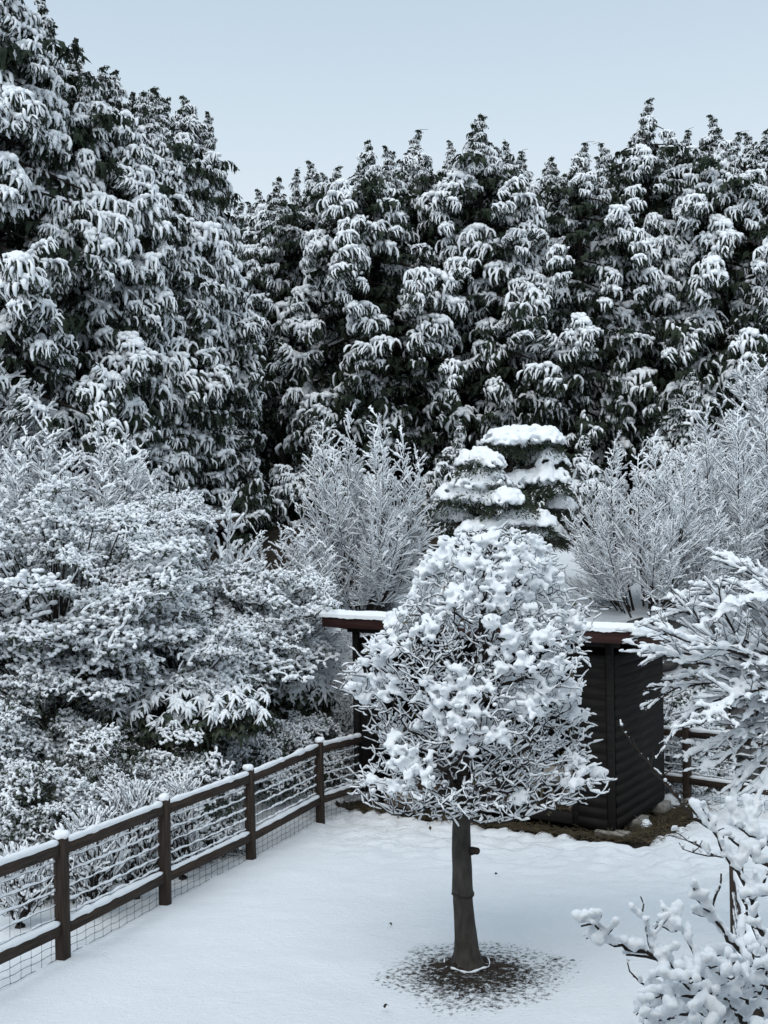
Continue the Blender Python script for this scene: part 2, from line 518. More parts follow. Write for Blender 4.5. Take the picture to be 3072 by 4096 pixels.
def fence(name, pts, label, ends=(False, False), skip_posts=(), seed=0, wires=True):
    """pts: ground positions of the posts (x, y)"""
    root = empty(name, (pts[0][0], pts[0][1], float(gz(*pts[0]))), label=label, cat="fence")
    inv = np.array(root.location)
    def rel(p): return np.array(p) - inv
    for i, (x, y) in enumerate(pts):
        if i in skip_posts:
            continue
        a, bq = pts[max(i - 1, 0)], pts[min(i + 1, len(pts) - 1)]
        rz = math.atan2(bq[1] - a[1], bq[0] - a[0])
        g = Geo(); z0 = float(gz(x, y))
        g.box((0, 0, (POST_H - 0.3) / 2), (POST_S, POST_S, POST_H + 0.3))
        me = g.mesh("post", False)
        ob = link("post", me, M['timber'], root)
        ob.location = tuple(rel((x, y, z0))); ob.rotation_euler = (rng.normal() * 0.008, rng.normal() * 0.008, rz)
        bv = ob.modifiers.new("bevel", 'BEVEL'); bv.width = 0.006; bv.segments = 1
        c = Geo()
        c.blobs([(0, 0, POST_H + 0.012)] + [(rng.normal() * 0.02, rng.normal() * 0.02, POST_H + 0.03) for _ in range(5)],
                [(0.062, 0.062, 0.055)] + [(0.04, 0.04, 0.04)] * 5, ICO1, 0.02)
        link("snow_cap", remesh(c, "snow_cap", 0.011, 2), M['snow'], ob)
    for i in range(len(pts) - 1):
        (x0, y0), (x1, y1) = pts[i], pts[i + 1]
        d = np.array([x1 - x0, y1 - y0]); L = np.linalg.norm(d); d /= L
        m0 = 0.0 if (i in skip_posts) else POST_S / 2
        m1 = 0.0 if (i + 1 in skip_posts) else POST_S / 2
        a = np.array([x0, y0]) + d * m0; b = np.array([x1, y1]) - d * m1
        za, zb = float(gz(*a)), float(gz(*b))
        rz = math.atan2(d[1], d[0]); pitch = math.atan2(zb - za, L)
        LL = math.hypot(L - m0 - m1, zb - za)
        for k, (h0, h1) in enumerate(RAILS):
            g = Geo().box((LL / 2, 0, 0), (LL, 0.058, h1 - h0))
            ob = link("rail", g.mesh("rail", False), M['rail'], root)
            ob.location = tuple(rel((a[0], a[1], za + (h0 + h1) / 2)))
            ob.rotation_euler = (0, -pitch, rz)
            bv = ob.modifiers.new("bevel", 'BEVEL'); bv.width = 0.004; bv.segments = 1
            s = Geo(); hh = (h1 - h0) / 2
            ridge(s, (0.01, 0, hh + 0.004), (LL - 0.01, 0, hh + 0.004), 0.034, 0.038 if k else 0.030, seed * 7 + i * 3 + k, 0.05)
            link("snow_cap", s.mesh("snow_cap"), M['snow'], ob)
        if not wires:
            continue
        # woven wire stock mesh behind the rails
        nrm = np.array([-d[1], d[0]]) * 0.034
        w = Geo(); s = Geo()
        def pt(t, h):
            q = a + (b - a) * t + nrm
            return rel((q[0], q[1], za + (zb - za) * t + h))
        nv = max(2, int(round(L / 0.15)))
        ts = (np.arange(nv) + 0.5) / nv
        hs = np.linspace(-0.05, 0.97, 8)
        lines = []
        for t in ts:
            j = rng.normal(size=8) * 0.0025
            lines.append([pt(t + j[q] / L, hs[q]) for q in range(8)])
        w.tubes(lines, np.full((len(lines), 8), 0.0023), 4)
        tt = np.linspace(0, 1, 25)
        for hi, h in enumerate(WIRES):
            sag = 0.006 * np.sin(tt * 37 + hi) + 0.008 * np.sin(tt * 3.1416)
            ln = np.array([pt(t, h - q) for t, q in zip(tt, sag)])
            w.tubes(ln[None], np.full((1, 25), 0.0025), 4)
            if h > 0.35:
                K = int(L / 0.022)
                t2 = np.linspace(0.005, 0.995, K)
                ln2 = np.array([pt(t, h + 0.006 - np.interp(t, tt, sag)) for t in t2])
                n = vnoise(t2 * L / 0.045, np.full(K, hi + seed * 3.1 + i), 21 + hi)
                big = vnoise(t2 * L / 0.5, np.full(K, hi * 2.2 + i), 31)
                R = 0.0045 + 0.013 * n * sstep(0.2, 0.55, big + 0.25)
                s.tubes(ln2[None], R[None], 6, a=0.8, b=1.15, off=0.7)
            # knots where the wires cross
        kn = [pt(t, h) for t in ts for h in WIRES]
        w.blobs(kn, np.full((len(kn), 3), 0.0052), ICO0)
        wo = link("wire_mesh", w.mesh("wire_mesh"), M['wire'], root)
        link("wire_snow", s.mesh("wire_snow"), M['snow'], wo)
    return root


fdir = np.array([0.366, 0.931])
p1 = np.array([-3.03, 10.18]); p4 = np.array([-0.99, 15.98])
LP = [p1 - fdir * 2.05, p1, np.array([-2.44, 11.95]), np.array([-1.74, 13.86]), p4, np.array([-0.42, 17.28])]
fence("timber_fence", [tuple(p) for p in LP], "long dark timber fence with snow capped rails running beside the lawn to the shed", skip_posts=(5,), seed=1)
R1 = np.array([4.73, 17.4]); rd = np.array([0.68, -0.733])
fence("timber_fence", [tuple(R1 - rd * 1.35), tuple(R1), tuple(R1 + rd * 2.0)],
      "dark timber fence meeting the back corner of the shed in front of the rock bank", skip_posts=(0,), seed=2)
N0 = np.array([1.50, 6.05]); N1 = np.array([2.28, 6.9])
fence("timber_fence", [tuple(N0), tuple(N1), tuple(N1 + np.array([0.5, 1.9]))],
      "dark timber fence almost hidden under the thorny snow laden branches", seed=3)

# ------------------------------------------------------------------ the shed
BASE = CZ - 4.40
WALLTOP = CZ - 2.02
SHED_W, SHED_D = 4.35, 2.0


def build_shed():
    root = empty("animal_shed", (SHED_C[0], SHED_C[1], BASE), SHED_RZ,
                 label="black brown clapboard animal shed with open front and snowy lean-to roof", cat="shed")
    H = WALLTOP - BASE
    def part(name, geo, mat, parent=root, smooth=False, bevel=0.0):
        ob = link(name, geo.mesh(name, smooth), M[mat], parent)
        if bevel:
            bv = ob.modifiers.new("bevel", 'BEVEL'); bv.width = bevel; bv.segments = 1
        return ob
    # corner posts and front sill
    for (x, y, h) in ((-0.045, 0.045, H + 0.30), (-0.045, SHED_D - 0.045, H + 0.02), (-SHED_W + 0.045, 0.045, H + 0.30), (-SHED_W + 0.045, SHED_D - 0.045, H + 0.02), (-0.555, 0.05, H + 0.3), (-2.5, 0.05, H + 0.3)):
        part("corner_post", Geo().box((x, y, h / 2), (0.09, 0.09, h)), 'siding', bevel=0.004)
    part("sill_beam", Geo().box((-SHED_W / 2 - 0.27, 0.035, 0.085), (SHED_W - 0.68, 0.085, 0.17)), 'siding', bevel=0.004)
    # lapped boards: each board leans out at its foot
    def wall(x0, y0, x1, y1, h, n, nx, ny):
        ln = math.hypot(x1 - x0, y1 - y0)
        g = Geo()
        bh = h / n
        t0, t1 = 0.0135, 0.0158
        V = [[0, 0, 0], [ln, 0, 0], [ln, -t1, 0], [0, -t1, 0], [0, 0, bh + 0.012], [ln, 0, bh + 0.012], [ln, -t0, bh + 0.012], [0, -t0, bh + 0.012]]
        g.add(V, F4=[[0, 1, 2, 3], [4, 7, 6, 5], [3, 2, 6, 7], [0, 4, 5, 1], [1, 5, 6, 2], [0, 3, 7, 4]])
        me = g.mesh("board", False); me.materials.append(M['siding'])
        rz = math.atan2(y1 - y0, x1 - x0)
        for k in range(n):
            ob = link("board", me, None, root)
            ob.location = (x0 + rng.normal() * 0.0015, y0 + rng.normal() * 0.0015, k * bh)
            ob.rotation_euler = (rng.normal() * 0.004, rng.normal() * 0.0008, rz)
    nb = 16
    wall(-0.51, 0.0, -0.09, 0.0, H, nb, 0, -1)             # front panel
    wall(0.0, 0.09, 0.0, SHED_D - 0.09, H, nb, 1, 0)        # right wall
    wall(-SHED_W, SHED_D - 0.09, -SHED_W, 0.09, H, nb, -1, 0)
    wall(-0.09, SHED_D, -SHED_W + 0.09, SHED_D, H, nb, 0, 1)
    part("header_beam", Geo().box((-SHED_W / 2, 0.04, H + 0.20), (SHED_W + 0.2, 0.07, 0.16)), 'siding', bevel=0.004)
    part("lining", Geo().box((-SHED_W / 2, SHED_D - 0.05, H / 2), (SHED_W - 0.2, 0.03, H)), 'siding')
    part("lining", Geo().box((-0.05, SHED_D / 2, H / 2), (0.02, SHED_D - 0.2, H - 0.02)), 'siding')
    part("lining", Geo().box((-SHED_W + 0.05, SHED_D / 2, H / 2), (0.02, SHED_D - 0.2, H - 0.02)), 'siding')
    part("floor", Geo().box((-SHED_W / 2, SHED_D / 2, 0.03), (SHED_W - 0.2, SHED_D - 0.2, 0.06)), 'timber')
    # lean-to roof, high at the front
    sl = math.radians(11.0)
    y0, y1 = -0.34, SHED_D + 0.25
    zt = (CZ - 1.60) - BASE
    def zr(y): return zt - math.tan(sl) * (y - y0)
    xl, xr = -SHED_W - 0.30, 0.46
    g = Geo()
    th = 0.05
    g.add([[xl, y0, zr(y0) - th], [xr, y0, zr(y0) - th], [xr, y1, zr(y1) - th], [xl, y1, zr(y1) - th],
           [xl, y0, zr(y0)], [xr, y0, zr(y0)], [xr, y1, zr(y1)], [xl, y1, zr(y1)]],
          F4=[[0, 3, 2, 1], [4, 5, 6, 7], [0, 1, 5, 4], [1, 2, 6, 5], [2, 3, 7, 6], [3, 0, 4, 7]])
    roof = part("roof", g, 'fascia')
    part("fascia", Geo().box(((xl + xr) / 2, y0 - 0.014, zt - 0.09), (xr - xl + 0.03, 0.026, 0.20)), 'fascia', roof, bevel=0.003)
    for x in (xl - 0.016, xr + 0.016):
        g = Geo()
        w = 0.013
        g.add([[x - w, y0, zr(y0) - 0.17], [x + w, y0, zr(y0) - 0.17], [x + w, y1, zr(y1) - 0.17], [x - w, y1, zr(y1) - 0.17],
               [x - w, y0, zr(y0) + 0.005], [x + w, y0, zr(y0) + 0.005], [x + w, y1, zr(y1) + 0.005], [x - w, y1, zr(y1) + 0.005]],
              F4=[[0, 3, 2, 1], [4, 5, 6, 7], [0, 1, 5, 4], [1, 2, 6, 5], [2, 3, 7, 6], [3, 0, 4, 7]])
        part("barge_board", g, 'fascia', roof)
    for x in np.linspace(xl + 0.3, xr - 0.3, 6):
        g = Geo(); w = 0.025
        ya, yb = y0 + 0.02, y1 - 0.03
        g.add([[x - w, ya, zr(ya) - 0.15], [x + w, ya, zr(ya) - 0.15], [x + w, yb, zr(yb) - 0.15], [x - w, yb, zr(yb) - 0.15],
               [x - w, ya, zr(ya) - 0.052], [x + w, ya, zr(ya) - 0.052], [x + w, yb, zr(yb) - 0.052], [x - w, yb, zr(yb) - 0.052]],
              F4=[[0, 3, 2, 1], [4, 5, 6, 7], [0, 1, 5, 4], [1, 2, 6, 5], [2, 3, 7, 6], [3, 0, 4, 7]])
        part("rafter", g, 'fascia', roof)
    # blanket of snow
    nx, ny = 130, 60
    X, Y = np.meshgrid(np.linspace(xl - 0.05, xr + 0.05, nx), np.linspace(y0 - 0.06, y1 + 0.05, ny))
    edge = np.minimum(np.minimum(X - xl + 0.05, xr + 0.05 - X), np.minimum(Y - y0 + 0.06, y1 + 0.05 - Y))
    th = 0.085 * np.sqrt(np.clip(edge / 0.055, 0, 1)) * (0.9 + 0.2 * vnoise(X * 3, Y * 3, 44)) + 0.012 * (vnoise(X * 14, Y * 14, 45) - 0.5)
    Z = zt - math.tan(sl) * (Y - y0) + 0.004
    top = np.stack([X, Y, Z + np.maximum(th, 0.0)], -1)
    bot = np.stack([X, Y, Z - 0.02 * (edge < 0.004) - 0.018 * (edge < 0.06) * vnoise(X * 20, Y * 20, 46)], -1)
    i = np.arange(nx * ny).reshape(ny, nx)
    F = np.stack([i[:-1, :-1], i[:-1, 1:], i[1:, 1:], i[1:, :-1]], -1).reshape(-1, 4)
    g = Geo(); g.add(top.reshape(-1, 3), F4=F)
    ring = np.concatenate([i[0, :], i[1:, -1], i[-1, -2::-1], i[-2:0:-1, 0]])
    lip = bot.reshape(-1, 3)[ring].copy(); lip[:, 2] -= 0.012 + 0.018 * vnoise(lip[:, 0] * 16 + lip[:, 1] * 9, lip[:, 1] * 3, 47)
    tv = top.reshape(-1, 3)[ring]
    n = len(ring); k = np.arange(n); k2 = (k + 1) % n
    g.add(np.concatenate([tv, lip]), F4=np.stack([k2, k, k + n, k2 + n], -1))
    link("snow_blanket", g.mesh("snow_blanket"), M['snow'], roof)
    return root


shed = build_shed()

# footing blocks and straw round the shed
for i, (lx, ly, w, dpt, h, lab) in enumerate((
        (-0.03, 0.02, 0.44, 0.22, 0.085, "long low concrete block under the front corner of the shed"),
        (0.02, 0.83, 0.20, 0.36, 0.12, "concrete block with a lump of snow under the middle of the shed side wall"),
        (0.02, 1.80, 0.20, 0.30, 0.13, "concrete block under the far end of the shed side wall"))):
    x, y = shed_world(lx, ly)
    g = Geo().box((0, 0, 0), (w, dpt, h))
    ob = link("concrete_block", g.mesh("concrete_block", False), M['block'], None, lab, "block")
    ob.location = (x, y, BASE - 0.005 - h / 2); ob.rotation_euler = (0, 0, SHED_RZ)
    bv = ob.modifiers.new("bevel", 'BEVEL'); bv.width = 0.01; bv.segments = 2
    if i == 1:
        c = Geo(); c.blobs([(0.12, -0.06, -0.01), (0.13, -0.02, 0.0), (0.12, -0.1, -0.04), (0.14, 0.03, -0.04)], [(0.06, 0.07, 0.06)] * 4, ICO1, 0.03)
        link("snow_lump", remesh(c, "snow_lump", 0.012), M['snow'], ob)


def build_straw():
    n = 5200
    # in front of the sill, along the right wall, and some on the shed floor
    lx = np.concatenate([rng.uniform(-4.4, 0.3, 1900), rng.uniform(0.05, 0.65, 2500), rng.uniform(-4.0, -0.6, 800)])
    ly = np.concatenate([-np.abs(rng.normal(0.12, 0.1, 1900)) - 0.02, rng.uniform(-0.2, 2.9, 2500), rng.uniform(-0.03, 0.9, 800)])
    keep = (lx < 0.05) | (rng.uniform(size=n) < 1 - np.clip((lx - 0.1) / 0.6, 0, 1))
    lx, ly = lx[keep], ly[keep]
    x, y = shed_world(lx, ly)
    inside = (lx < -0.55) & (ly > -0.03)
    z = gz(x, y) - 0.03 + np.abs(rng.normal(0, 0.02, len(x)))
    z = np.where(inside, BASE + np.where(ly < 0.09, 0.19, 0.075), z)
    az = rng.uniform(0, 6.28, len(x)); el = rng.uniform(-0.15, 0.55, len(x)) * (rng.uniform(size=len(x)) < 0.6)
    L = rng.uniform(0.05, 0.2, len(x))
    D = np.stack([np.cos(az) * np.cos(el), np.sin(az) * np.cos(el), np.sin(el)], 1) * L[:, None]
    A = np.stack([x, y, z], 1)
    mid = A + D * 0.5; mid[:, 2] += 0.012
    pts = np.stack([A, mid, A + D], 1)
    g = Geo(); g.tubes(pts, np.repeat(rng.uniform(0.0022, 0.0042, (len(x), 1)), 3, 1), 3, cap=False)
    link("scattered_straw", g.mesh("scattered_straw"), M['straw'], None, "matted old straw and dead grass along the foot of the shed", "straw", kind="stuff")


build_straw()

# weathered plywood board lying against the sill, inside the fence corner
bx, by = shed_world(-3.35, -0.16)
g = Geo().box((0, 0, 0.16), (0.62, 0.018, 0.32))
ob = link("plywood_board", g.mesh("plywood_board", False), M['ply'], None, "weathered grey plywood board leaning on the shed sill behind the pruned tree", "board")
ob.location = (bx, by, float(gz(bx, by)) + 0.06); ob.rotation_euler = (-0.32, 0.05, SHED_RZ + 0.05)

# ------------------------------------------------------------------ conifers
def make_spray(seed, snowy=1.0, n=42):
    """one drooping branch end of a cypress: fingers over a dome, snow pillows on top"""
    r = np.random.default_rng(seed)
    sn, fo = Geo(), Geo()
    K = 5
    t = np.linspace(0, 1, K)
    o = np.stack([r.uniform(-0.45, 0.25, n), r.normal(0, 0.12, n), np.zeros(n)], 1)
    o[:, 2] = 0.04 - 0.45 * np.clip(o[:, 0], 0, 1) ** 2 - 0.10 * np.clip(-o[:, 0], 0, 1) - 1.2 * o[:, 1] ** 2 - r.uniform(0, 0.10, n)
    az = np.where(r.uniform(size=n) < 0.5, 1, -1) * np.abs(r.normal(0.7, 0.6, n))
    az = np.clip(az, -2.2, 2.2)
    l = r.uniform(0.13, 0.31, n) * (1.0 - 0.2 * np.abs(az) / 2.2)
    hx = np.stack([np.cos(az), np.sin(az), np.zeros(n)], 1)
    droop = r.uniform(0.75, 1.3, n)
    path = o[:, None, :] + hx[:, None, :] * (l[:, None] * 0.68 * (1 - (1 - t[None]) ** 1.8))[:, :, None]
    path[:, :, 2] += l[:, None] * (0.04 * np.sin(t * 3.14)[None] - droop[:, None] * t[None] ** 1.7)
    wob = r.normal(0, 0.010, (n, K, 3)); wob[:, 0] = 0
    path += wob
    has = r.uniform(size=n) < snowy
    prof = np.array([1.0, 1.05, 1.0, 0.88, 0.42])
    R = prof[None] * r.uniform(0.022, 0.046, (n, 1)) * (1 + 0.30 * r.normal(size=(n, K)))
    R = np.clip(R, 0.006, 0.07)
    sp = path.copy(); sp[:, :, 2] += 0.012
    sn.tubes(sp[has], R[has], 5, a=1.0, b=0.85, off=0.35, cap=False)
    # pillow lying on the crest of the branch
    nb = int(18 * snowy ** 1.5)
    if nb > 1:
        bx = r.uniform(-0.36, 0.26, nb); by = r.normal(0, 0.10, nb)
        bz = 0.055 - 0.45 * np.clip(bx, 0, 1) ** 2 - 0.10 * np.clip(-bx, 0, 1) - 1.3 * by ** 2
        sr = r.uniform(0.05, 0.105, nb)
        sn.blobs(np.stack([bx, by, bz], 1), np.stack([sr * 1.15, sr, sr * 0.75], 1), ICO0, 0.07, r.uniform(0, 6, nb))
    # foliage: a fringed strap under each finger, hanging slivers
    S = np.stack([-np.sin(az), np.cos(az), np.zeros(n)], 1)[:, None, :]
    w = np.array([0.028, 0.045, 0.042, 0.030, 0.006])[None, :, None] * r.uniform(0.8, 1.3, (n, 1, 1))
    ext = path.copy(); ext[:, -1] += (path[:, -1] - path[:, -2]) * 0.45; ext[:, :, 2] -= 0.008
    V = np.stack([ext + S * w, ext - S * w + np.array([0, 0, -0.015])], 2)
    idx = np.arange(n * K * 2).reshape(n, K, 2)
    fo.add(V.reshape(-1, 3), F4=np.stack([idx[:, :-1, 0], idx[:, :-1, 1], idx[:, 1:, 1], idx[:, 1:, 0]], -1).reshape(-1, 4))
    m = 4
    for q in range(m):
        k = r.integers(0, K - 1, n); f = r.uniform(size=(n, 1))
        b0 = path[np.arange(n), k] * (1 - f) + path[np.arange(n), k + 1] * f
        dirv = hx * r.uniform(-0.1, 0.5, (n, 1)) + S[:, 0] * r.normal(0, 0.45, (n, 1)) + np.array([0, 0, -1.0]) * r.uniform(0.5, 1.1, (n, 1))
        tip = b0 + dirv * r.uniform(0.09, 0.22, (n, 1))
        wv = np.cross(dirv, r.normal(size=(n, 3))); wv /= np.linalg.norm(wv, axis=1, keepdims=True) + 1e-6
        wv *= r.uniform(0.012, 0.024, (n, 1))
        mid = b0 * 0.5 + tip * 0.5
        V = np.stack([b0, mid + wv, tip, mid - wv], 1)
        fo.add(V.reshape(-1, 3), F4=np.arange(n * 4).reshape(n, 4))
    return sn.arrays(), fo.arrays()


SPRAYS = [make_spray(100 + k, 0.97) for k in range(6)]
SPRAYS_MID = [make_spray(200 + k, 0.62) for k in range(5)]
SPRAYS_DARK = [make_spray(300 + k, 0.14, 26) for k in range(4)]


def place(geo, arr, pos, scale, az, pitch, roll):
    V, F3, F4 = arr
    V = V * scale
    cp, sp_ = math.cos(pitch), math.sin(pitch)
    x = V[:, 0] * cp + V[:, 2] * sp_; z = -V[:, 0] * sp_ + V[:, 2] * cp
    cr, sr = math.cos(roll), math.sin(roll)
    y = V[:, 1] * cr - z * sr; z = V[:, 1] * sr + z * cr
    ca, sa = math.cos(az), math.sin(az)
    geo.add(np.stack([x * ca - y * sa, x * sa + y * ca, z], 1) + pos, F3, F4)


def multi_mesh(name, parts):
    """one mesh from several (Geo, material name, smooth) with a material slot each"""
    V, F3, F4, i3, i4, s3, s4, n = [], [], [], [], [], [], [], 0
    for k, (g, mt, sm) in enumerate(parts):
        v, f3, f4 = g.arrays()
        V.append(v); F3.append(f3 + n); F4.append(f4 + n); n += len(v)
        i3 += [k] * len(f3); i4 += [k] * len(f4); s3 += [sm] * len(f3); s4 += [sm] * len(f4)
    fs = [f for f in (np.concatenate(F3), np.concatenate(F4))]
    me = mesh_from(name, np.concatenate(V), fs, False)
    me.polygons.foreach_set("material_index", np.array(i3 + i4, np.int32))
    me.polygons.foreach_set("use_smooth", np.array(s3 + s4, bool))
    for g, mt, sm in parts:
        me.materials.append(M[mt])
    return me


def make_bough(seed, low):
    """a hanging pad of sprays: shoulders and a cascade below the crest; +X points away from the trunk"""
    r = np.random.default_rng(seed)
    sn, fo = Geo(), Geo()
    def one(pos, sc, az, q):
        pool = SPRAYS_DARK if q < 0.02 + 0.42 * low else SPRAYS_MID if q < 0.22 + 0.62 * low else SPRAYS
        s_, f_ = pool[r.integers(len(pool))]
        pitch = r.uniform(-0.1, 0.65); rl = r.normal(0, 0.28)
        place(sn, s_, np.array(pos), sc, az, pitch, rl)
        place(fo, f_, np.array(pos), sc, az, pitch, rl)
    one((0, 0, 0), 1.0, r.normal(0, 0.2), r.uniform())
    for sgn in (-1, 1):
        if r.uniform() < 0.8:
            one((-r.uniform(0, 0.2), sgn * r.uniform(0.22, 0.42), -r.uniform(0.02, 0.4)), r.uniform(0.6, 0.95), sgn * r.uniform(0.3, 0.9), r.uniform())
    drop = 0.0
    for k3 in range(2):
        drop += r.uniform(0.28, 0.5)
        one((r.uniform(-0.1, 0.25), r.normal(0, 0.22), -drop), r.uniform(0.65, 0.95), r.normal(0, 0.5), r.uniform() * (0.85 - 0.25 * k3))
    return multi_mesh("bough", [(fo, 'conifer', False), (sn, 'snow_far', True)])


def make_leader(seed, n, tall):
    """whippy top: short drooping sprays up a thin bent stem"""
    r = np.random.default_rng(seed)
    sn, fo, tr = Geo(), Geo(), Geo()
    bx, by = r.normal(0, 0.08, 2)
    lead = np.array([[0, 0, -0.35], [0, 0, 0.25 * tall], [bx * 0.5, by * 0.5, 0.7 * tall], [bx * 1.6, by * 1.6, tall], [bx * 3.2, by * 3.2, tall * 0.97]])
    tr.tubes(lead[None], np.array([[0.028, 0.022, 0.014, 0.008, 0.004]]), 5)
    for k in range(n):
        f = k / n
        pos = np.array([np.interp(f * 3.2, np.arange(5), lead[:, j]) for j in range(3)])
        s_, f_ = (SPRAYS_MID if k > n * 0.4 else SPRAYS)[k % 5]
        sc = 0.58 - 0.38 * f
        place(fo, f_, pos, sc, k * 2.4 + seed, 0.25, 0)
        if f < 0.75:
            place(sn, s_, pos, sc * 0.95, k * 2.4 + seed, 0.25, 0)
    return multi_mesh("leader", [(fo, 'conifer', False), (sn, 'snow_far', True), (tr, 'conifer_bark', True)])


BOUGH = [make_bough(500 + k, 0.0) for k in range(9)]
BOUGH_MID = [make_bough(520 + k, 0.5) for k in range(6)]
BOUGH_LOW = [make_bough(540 + k, 0.95) for k in range(5)]
LEADER = [make_leader(560 + k, 10, 0.85) for k in range(4)]
INNER = []
for k in range(2):
    g_ = Geo(); r_ = np.random.default_rng(580 + k)
    for i_ in range(70):        # unit column of shaded foliage round the trunk: radius 1, height 1
        a_ = i_ * 2.4 + r_.normal(0, 0.3); q_ = r_.uniform(0.35, 1.0)
        st_ = Geo(); place(st_, SPRAYS_DARK[i_ % 4][1], np.zeros(3), 1.25, a_, 0.2, 0)
        v_, f3_, f4_ = st_.arrays()
        g_.add(v_ * np.array([0.72, 0.72, 0.085]) + np.array([math.cos(a_) * q_, math.sin(a_) * q_, (i_ + r_.uniform()) / 70]), f3_, f4_)
    me_ = g_.mesh("inner_foliage", False); me_.materials.append(M['conifer']); INNER.append(me_)


def conifer(px, d, top_py, seed, label, group, R, nb, base=2.0, ssc=1.0, tops=4):
    """a cypress at distance d whose top shows at photograph row top_py; every bough is a part"""
    r = np.random.default_rng(seed)
    t = P(px, top_py, d)
    z0 = float(gz(t[0], d)) - 0.05
    H = t[2] - z0
    root = empty("cypress_tree", (t[0], d, z0), 0.0, label=label, cat="tree", group=group)
    tr = Geo()
    hs = np.linspace(-0.4, H - 0.6, 12)
    lean = r.normal(0, 0.012, 2)
    def axis_at(z): return np.array([lean[0] * z + 0.06 * math.sin(z * 0.5 + seed), lean[1] * z + 0.06 * math.cos(z * 0.43 + seed), z])
    bend = np.array([axis_at(z) for z in hs])
    bend[:, 0] -= 0  # the trunk wanders a little
    tr.tubes(bend[None], (0.017 * H * (1 - np.clip(hs / H, 0, 1)) ** 0.8 + 0.012)[None], 9)
    lp, lr = [], []
    ph = r.uniform(0, 6.28)
    top_pow = r.uniform(2.0, 3.4)
    for i in range(nb):
        u = ((i + r.uniform()) / nb) ** 0.95
        z = base + (H - base - 0.45) * u
        tp = 0.92
        prof = (1 - u ** top_pow) ** 0.62 * (0.78 + 0.22 * min(1, u / 0.2)) if u < tp else (1 - tp ** top_pow) ** 0.62 * ((1 - u) / (1 - tp)) ** 0.85
        a = i * 2.399963 + r.normal(0, 0.4)
        rad = R * prof * r.uniform(0.60, 1.20) * (1 + 0.16 * math.sin(2 * a + z * 0.9 + ph)) + 0.05
        sc = ssc * (0.66 + 0.5 * (1 - u) ** 0.5) * r.uniform(0.82, 1.22)
        if u > 0.93: sc *= 0.75
        pr = max(rad - 0.42 * sc, 0.02)
        pos = axis_at(z) + np.array([math.cos(a) * pr, math.sin(a) * pr, -0.10 * rad + r.normal(0, 0.08)])
        low = max(0.0, 1 - u / 0.52) ** 0.7 + r.normal(0, 0.12)
        pool = BOUGH_LOW if low > 0.68 else BOUGH_MID if low > 0.30 or u > 0.95 else BOUGH
        ob = link("bough", pool[r.integers(len(pool))], None, root)
        ob.location = tuple(pos); ob.scale = (sc, sc * r.uniform(0.85, 1.15), sc * r.uniform(0.9, 1.15))
        ob.rotation_euler = (r.normal(0, 0.10), r.normal(0.0, 0.10) - 0.1 * u, a + r.normal(0, 0.2))
        st = axis_at(min(z + 0.12 + 0.15 * rad, H - 0.7))
        lp.append([st, (st + pos) / 2 + np.array([0, 0, 0.06]), pos]); lr.append([0.012 + 0.012 * rad, 0.010 + 0.006 * rad, 0.008])
    tr.tubes(lp, lr, 4, cap=False)
    me = tr.mesh("trunk"); me.materials.append(M['conifer_bark']); link("trunk", me, None, root)
    ob = link("inner_foliage", INNER[seed % 2], None, root, kind="stuff")
    ob.location = tuple(axis_at(base) - np.array([0, 0, 0.3])); ob.scale = (R * 0.62, R * 0.62, (H - base) * 0.88); ob.rotation_euler = (0, 0, r.uniform(0, 6.28))
    for k in range(tops + 1):
        ob = link("leader", LEADER[r.integers(4)], None, root)
        if k == 0:
            q = axis_at(H - 0.85); sc = r.uniform(0.9, 1.05)
        else:
            a3 = k * 1.9 + ph; zz = H * r.uniform(0.80, 0.91); rr3 = min(R, 2.2) * r.uniform(0.15, 0.36)
            q = axis_at(zz) + np.array([math.cos(a3) * rr3, math.sin(a3) * rr3, 0.0]); sc = r.uniform(0.6, 0.95)
        ob.location = tuple(q); ob.scale = (sc, sc, sc); ob.rotation_euler = (0, 0, r.uniform(0, 6.28))
    return root


ROW = [  # px, distance, top row, crown radius
    (1120, 30.5, 705, 2.2), (1240, 31.5, 640, 2.3), (1465, 29.5, 545, 2.5), (1660, 31.0, 525, 2.4),
    (1915, 30.0, 445, 2.5), (2085, 31.5, 610, 2.4), (2300, 30.0, 585, 2.5), (2440, 32.0, 560, 2.4),
    (2580, 30.5, 400, 2.2), (2725, 32.0, 515, 2.4), (2890, 29.8, 445, 2.4), (3070, 31.0, 515, 2.4),
    (3260, 30.0, 430, 2.4), (1010, 32.0, 800, 2.4), (1790, 33.0, 610, 2.6), (1560, 33.0, 620, 2.6), (1345, 33.2, 660, 2.6),
    (2010, 32.6, 580, 2.4), (2190, 32.4, 620, 2.4), (2365, 31.4, 610, 2.0), (2660, 31.4, 560, 2.1), (2980, 32.4, 520, 2.2), (3160, 31.8, 540, 2.2)]
GROUP_ROW = "cypress trees in the row on the slope behind the garden"
SPECIAL = {1915: "cypress with a tall broad pointed top in the snowy row behind the clipped pine",
           2580: "cypress with the tallest thin spire in the snowy row behind the garden",
           1120: "short cypress at the low end of the row beside the giant cypresses",
           1240: "cypress of the row next to the short one at its low end",
           1465: "cypress of the row standing tallest straight behind the upright maple",
           2300: "cypress of the row whose crown hangs low behind the broad bare shrub",
           3070: "cypress of the row with a drooping whip reaching past its neighbour's leader",
           2890: "cypress with a slender leader beside a drooping whip in the snowy row"}
for i, (px, d, tp, R) in enumerate(ROW):
    conifer(px, d, tp, 1000 + i, SPECIAL.get(px, "snow laden cypress in the dense row on the slope behind the garden"), GROUP_ROW, R, 56 if d < 32 else 44)
GROUP_FAR = "shaded cypresses deep in the wood behind the row"
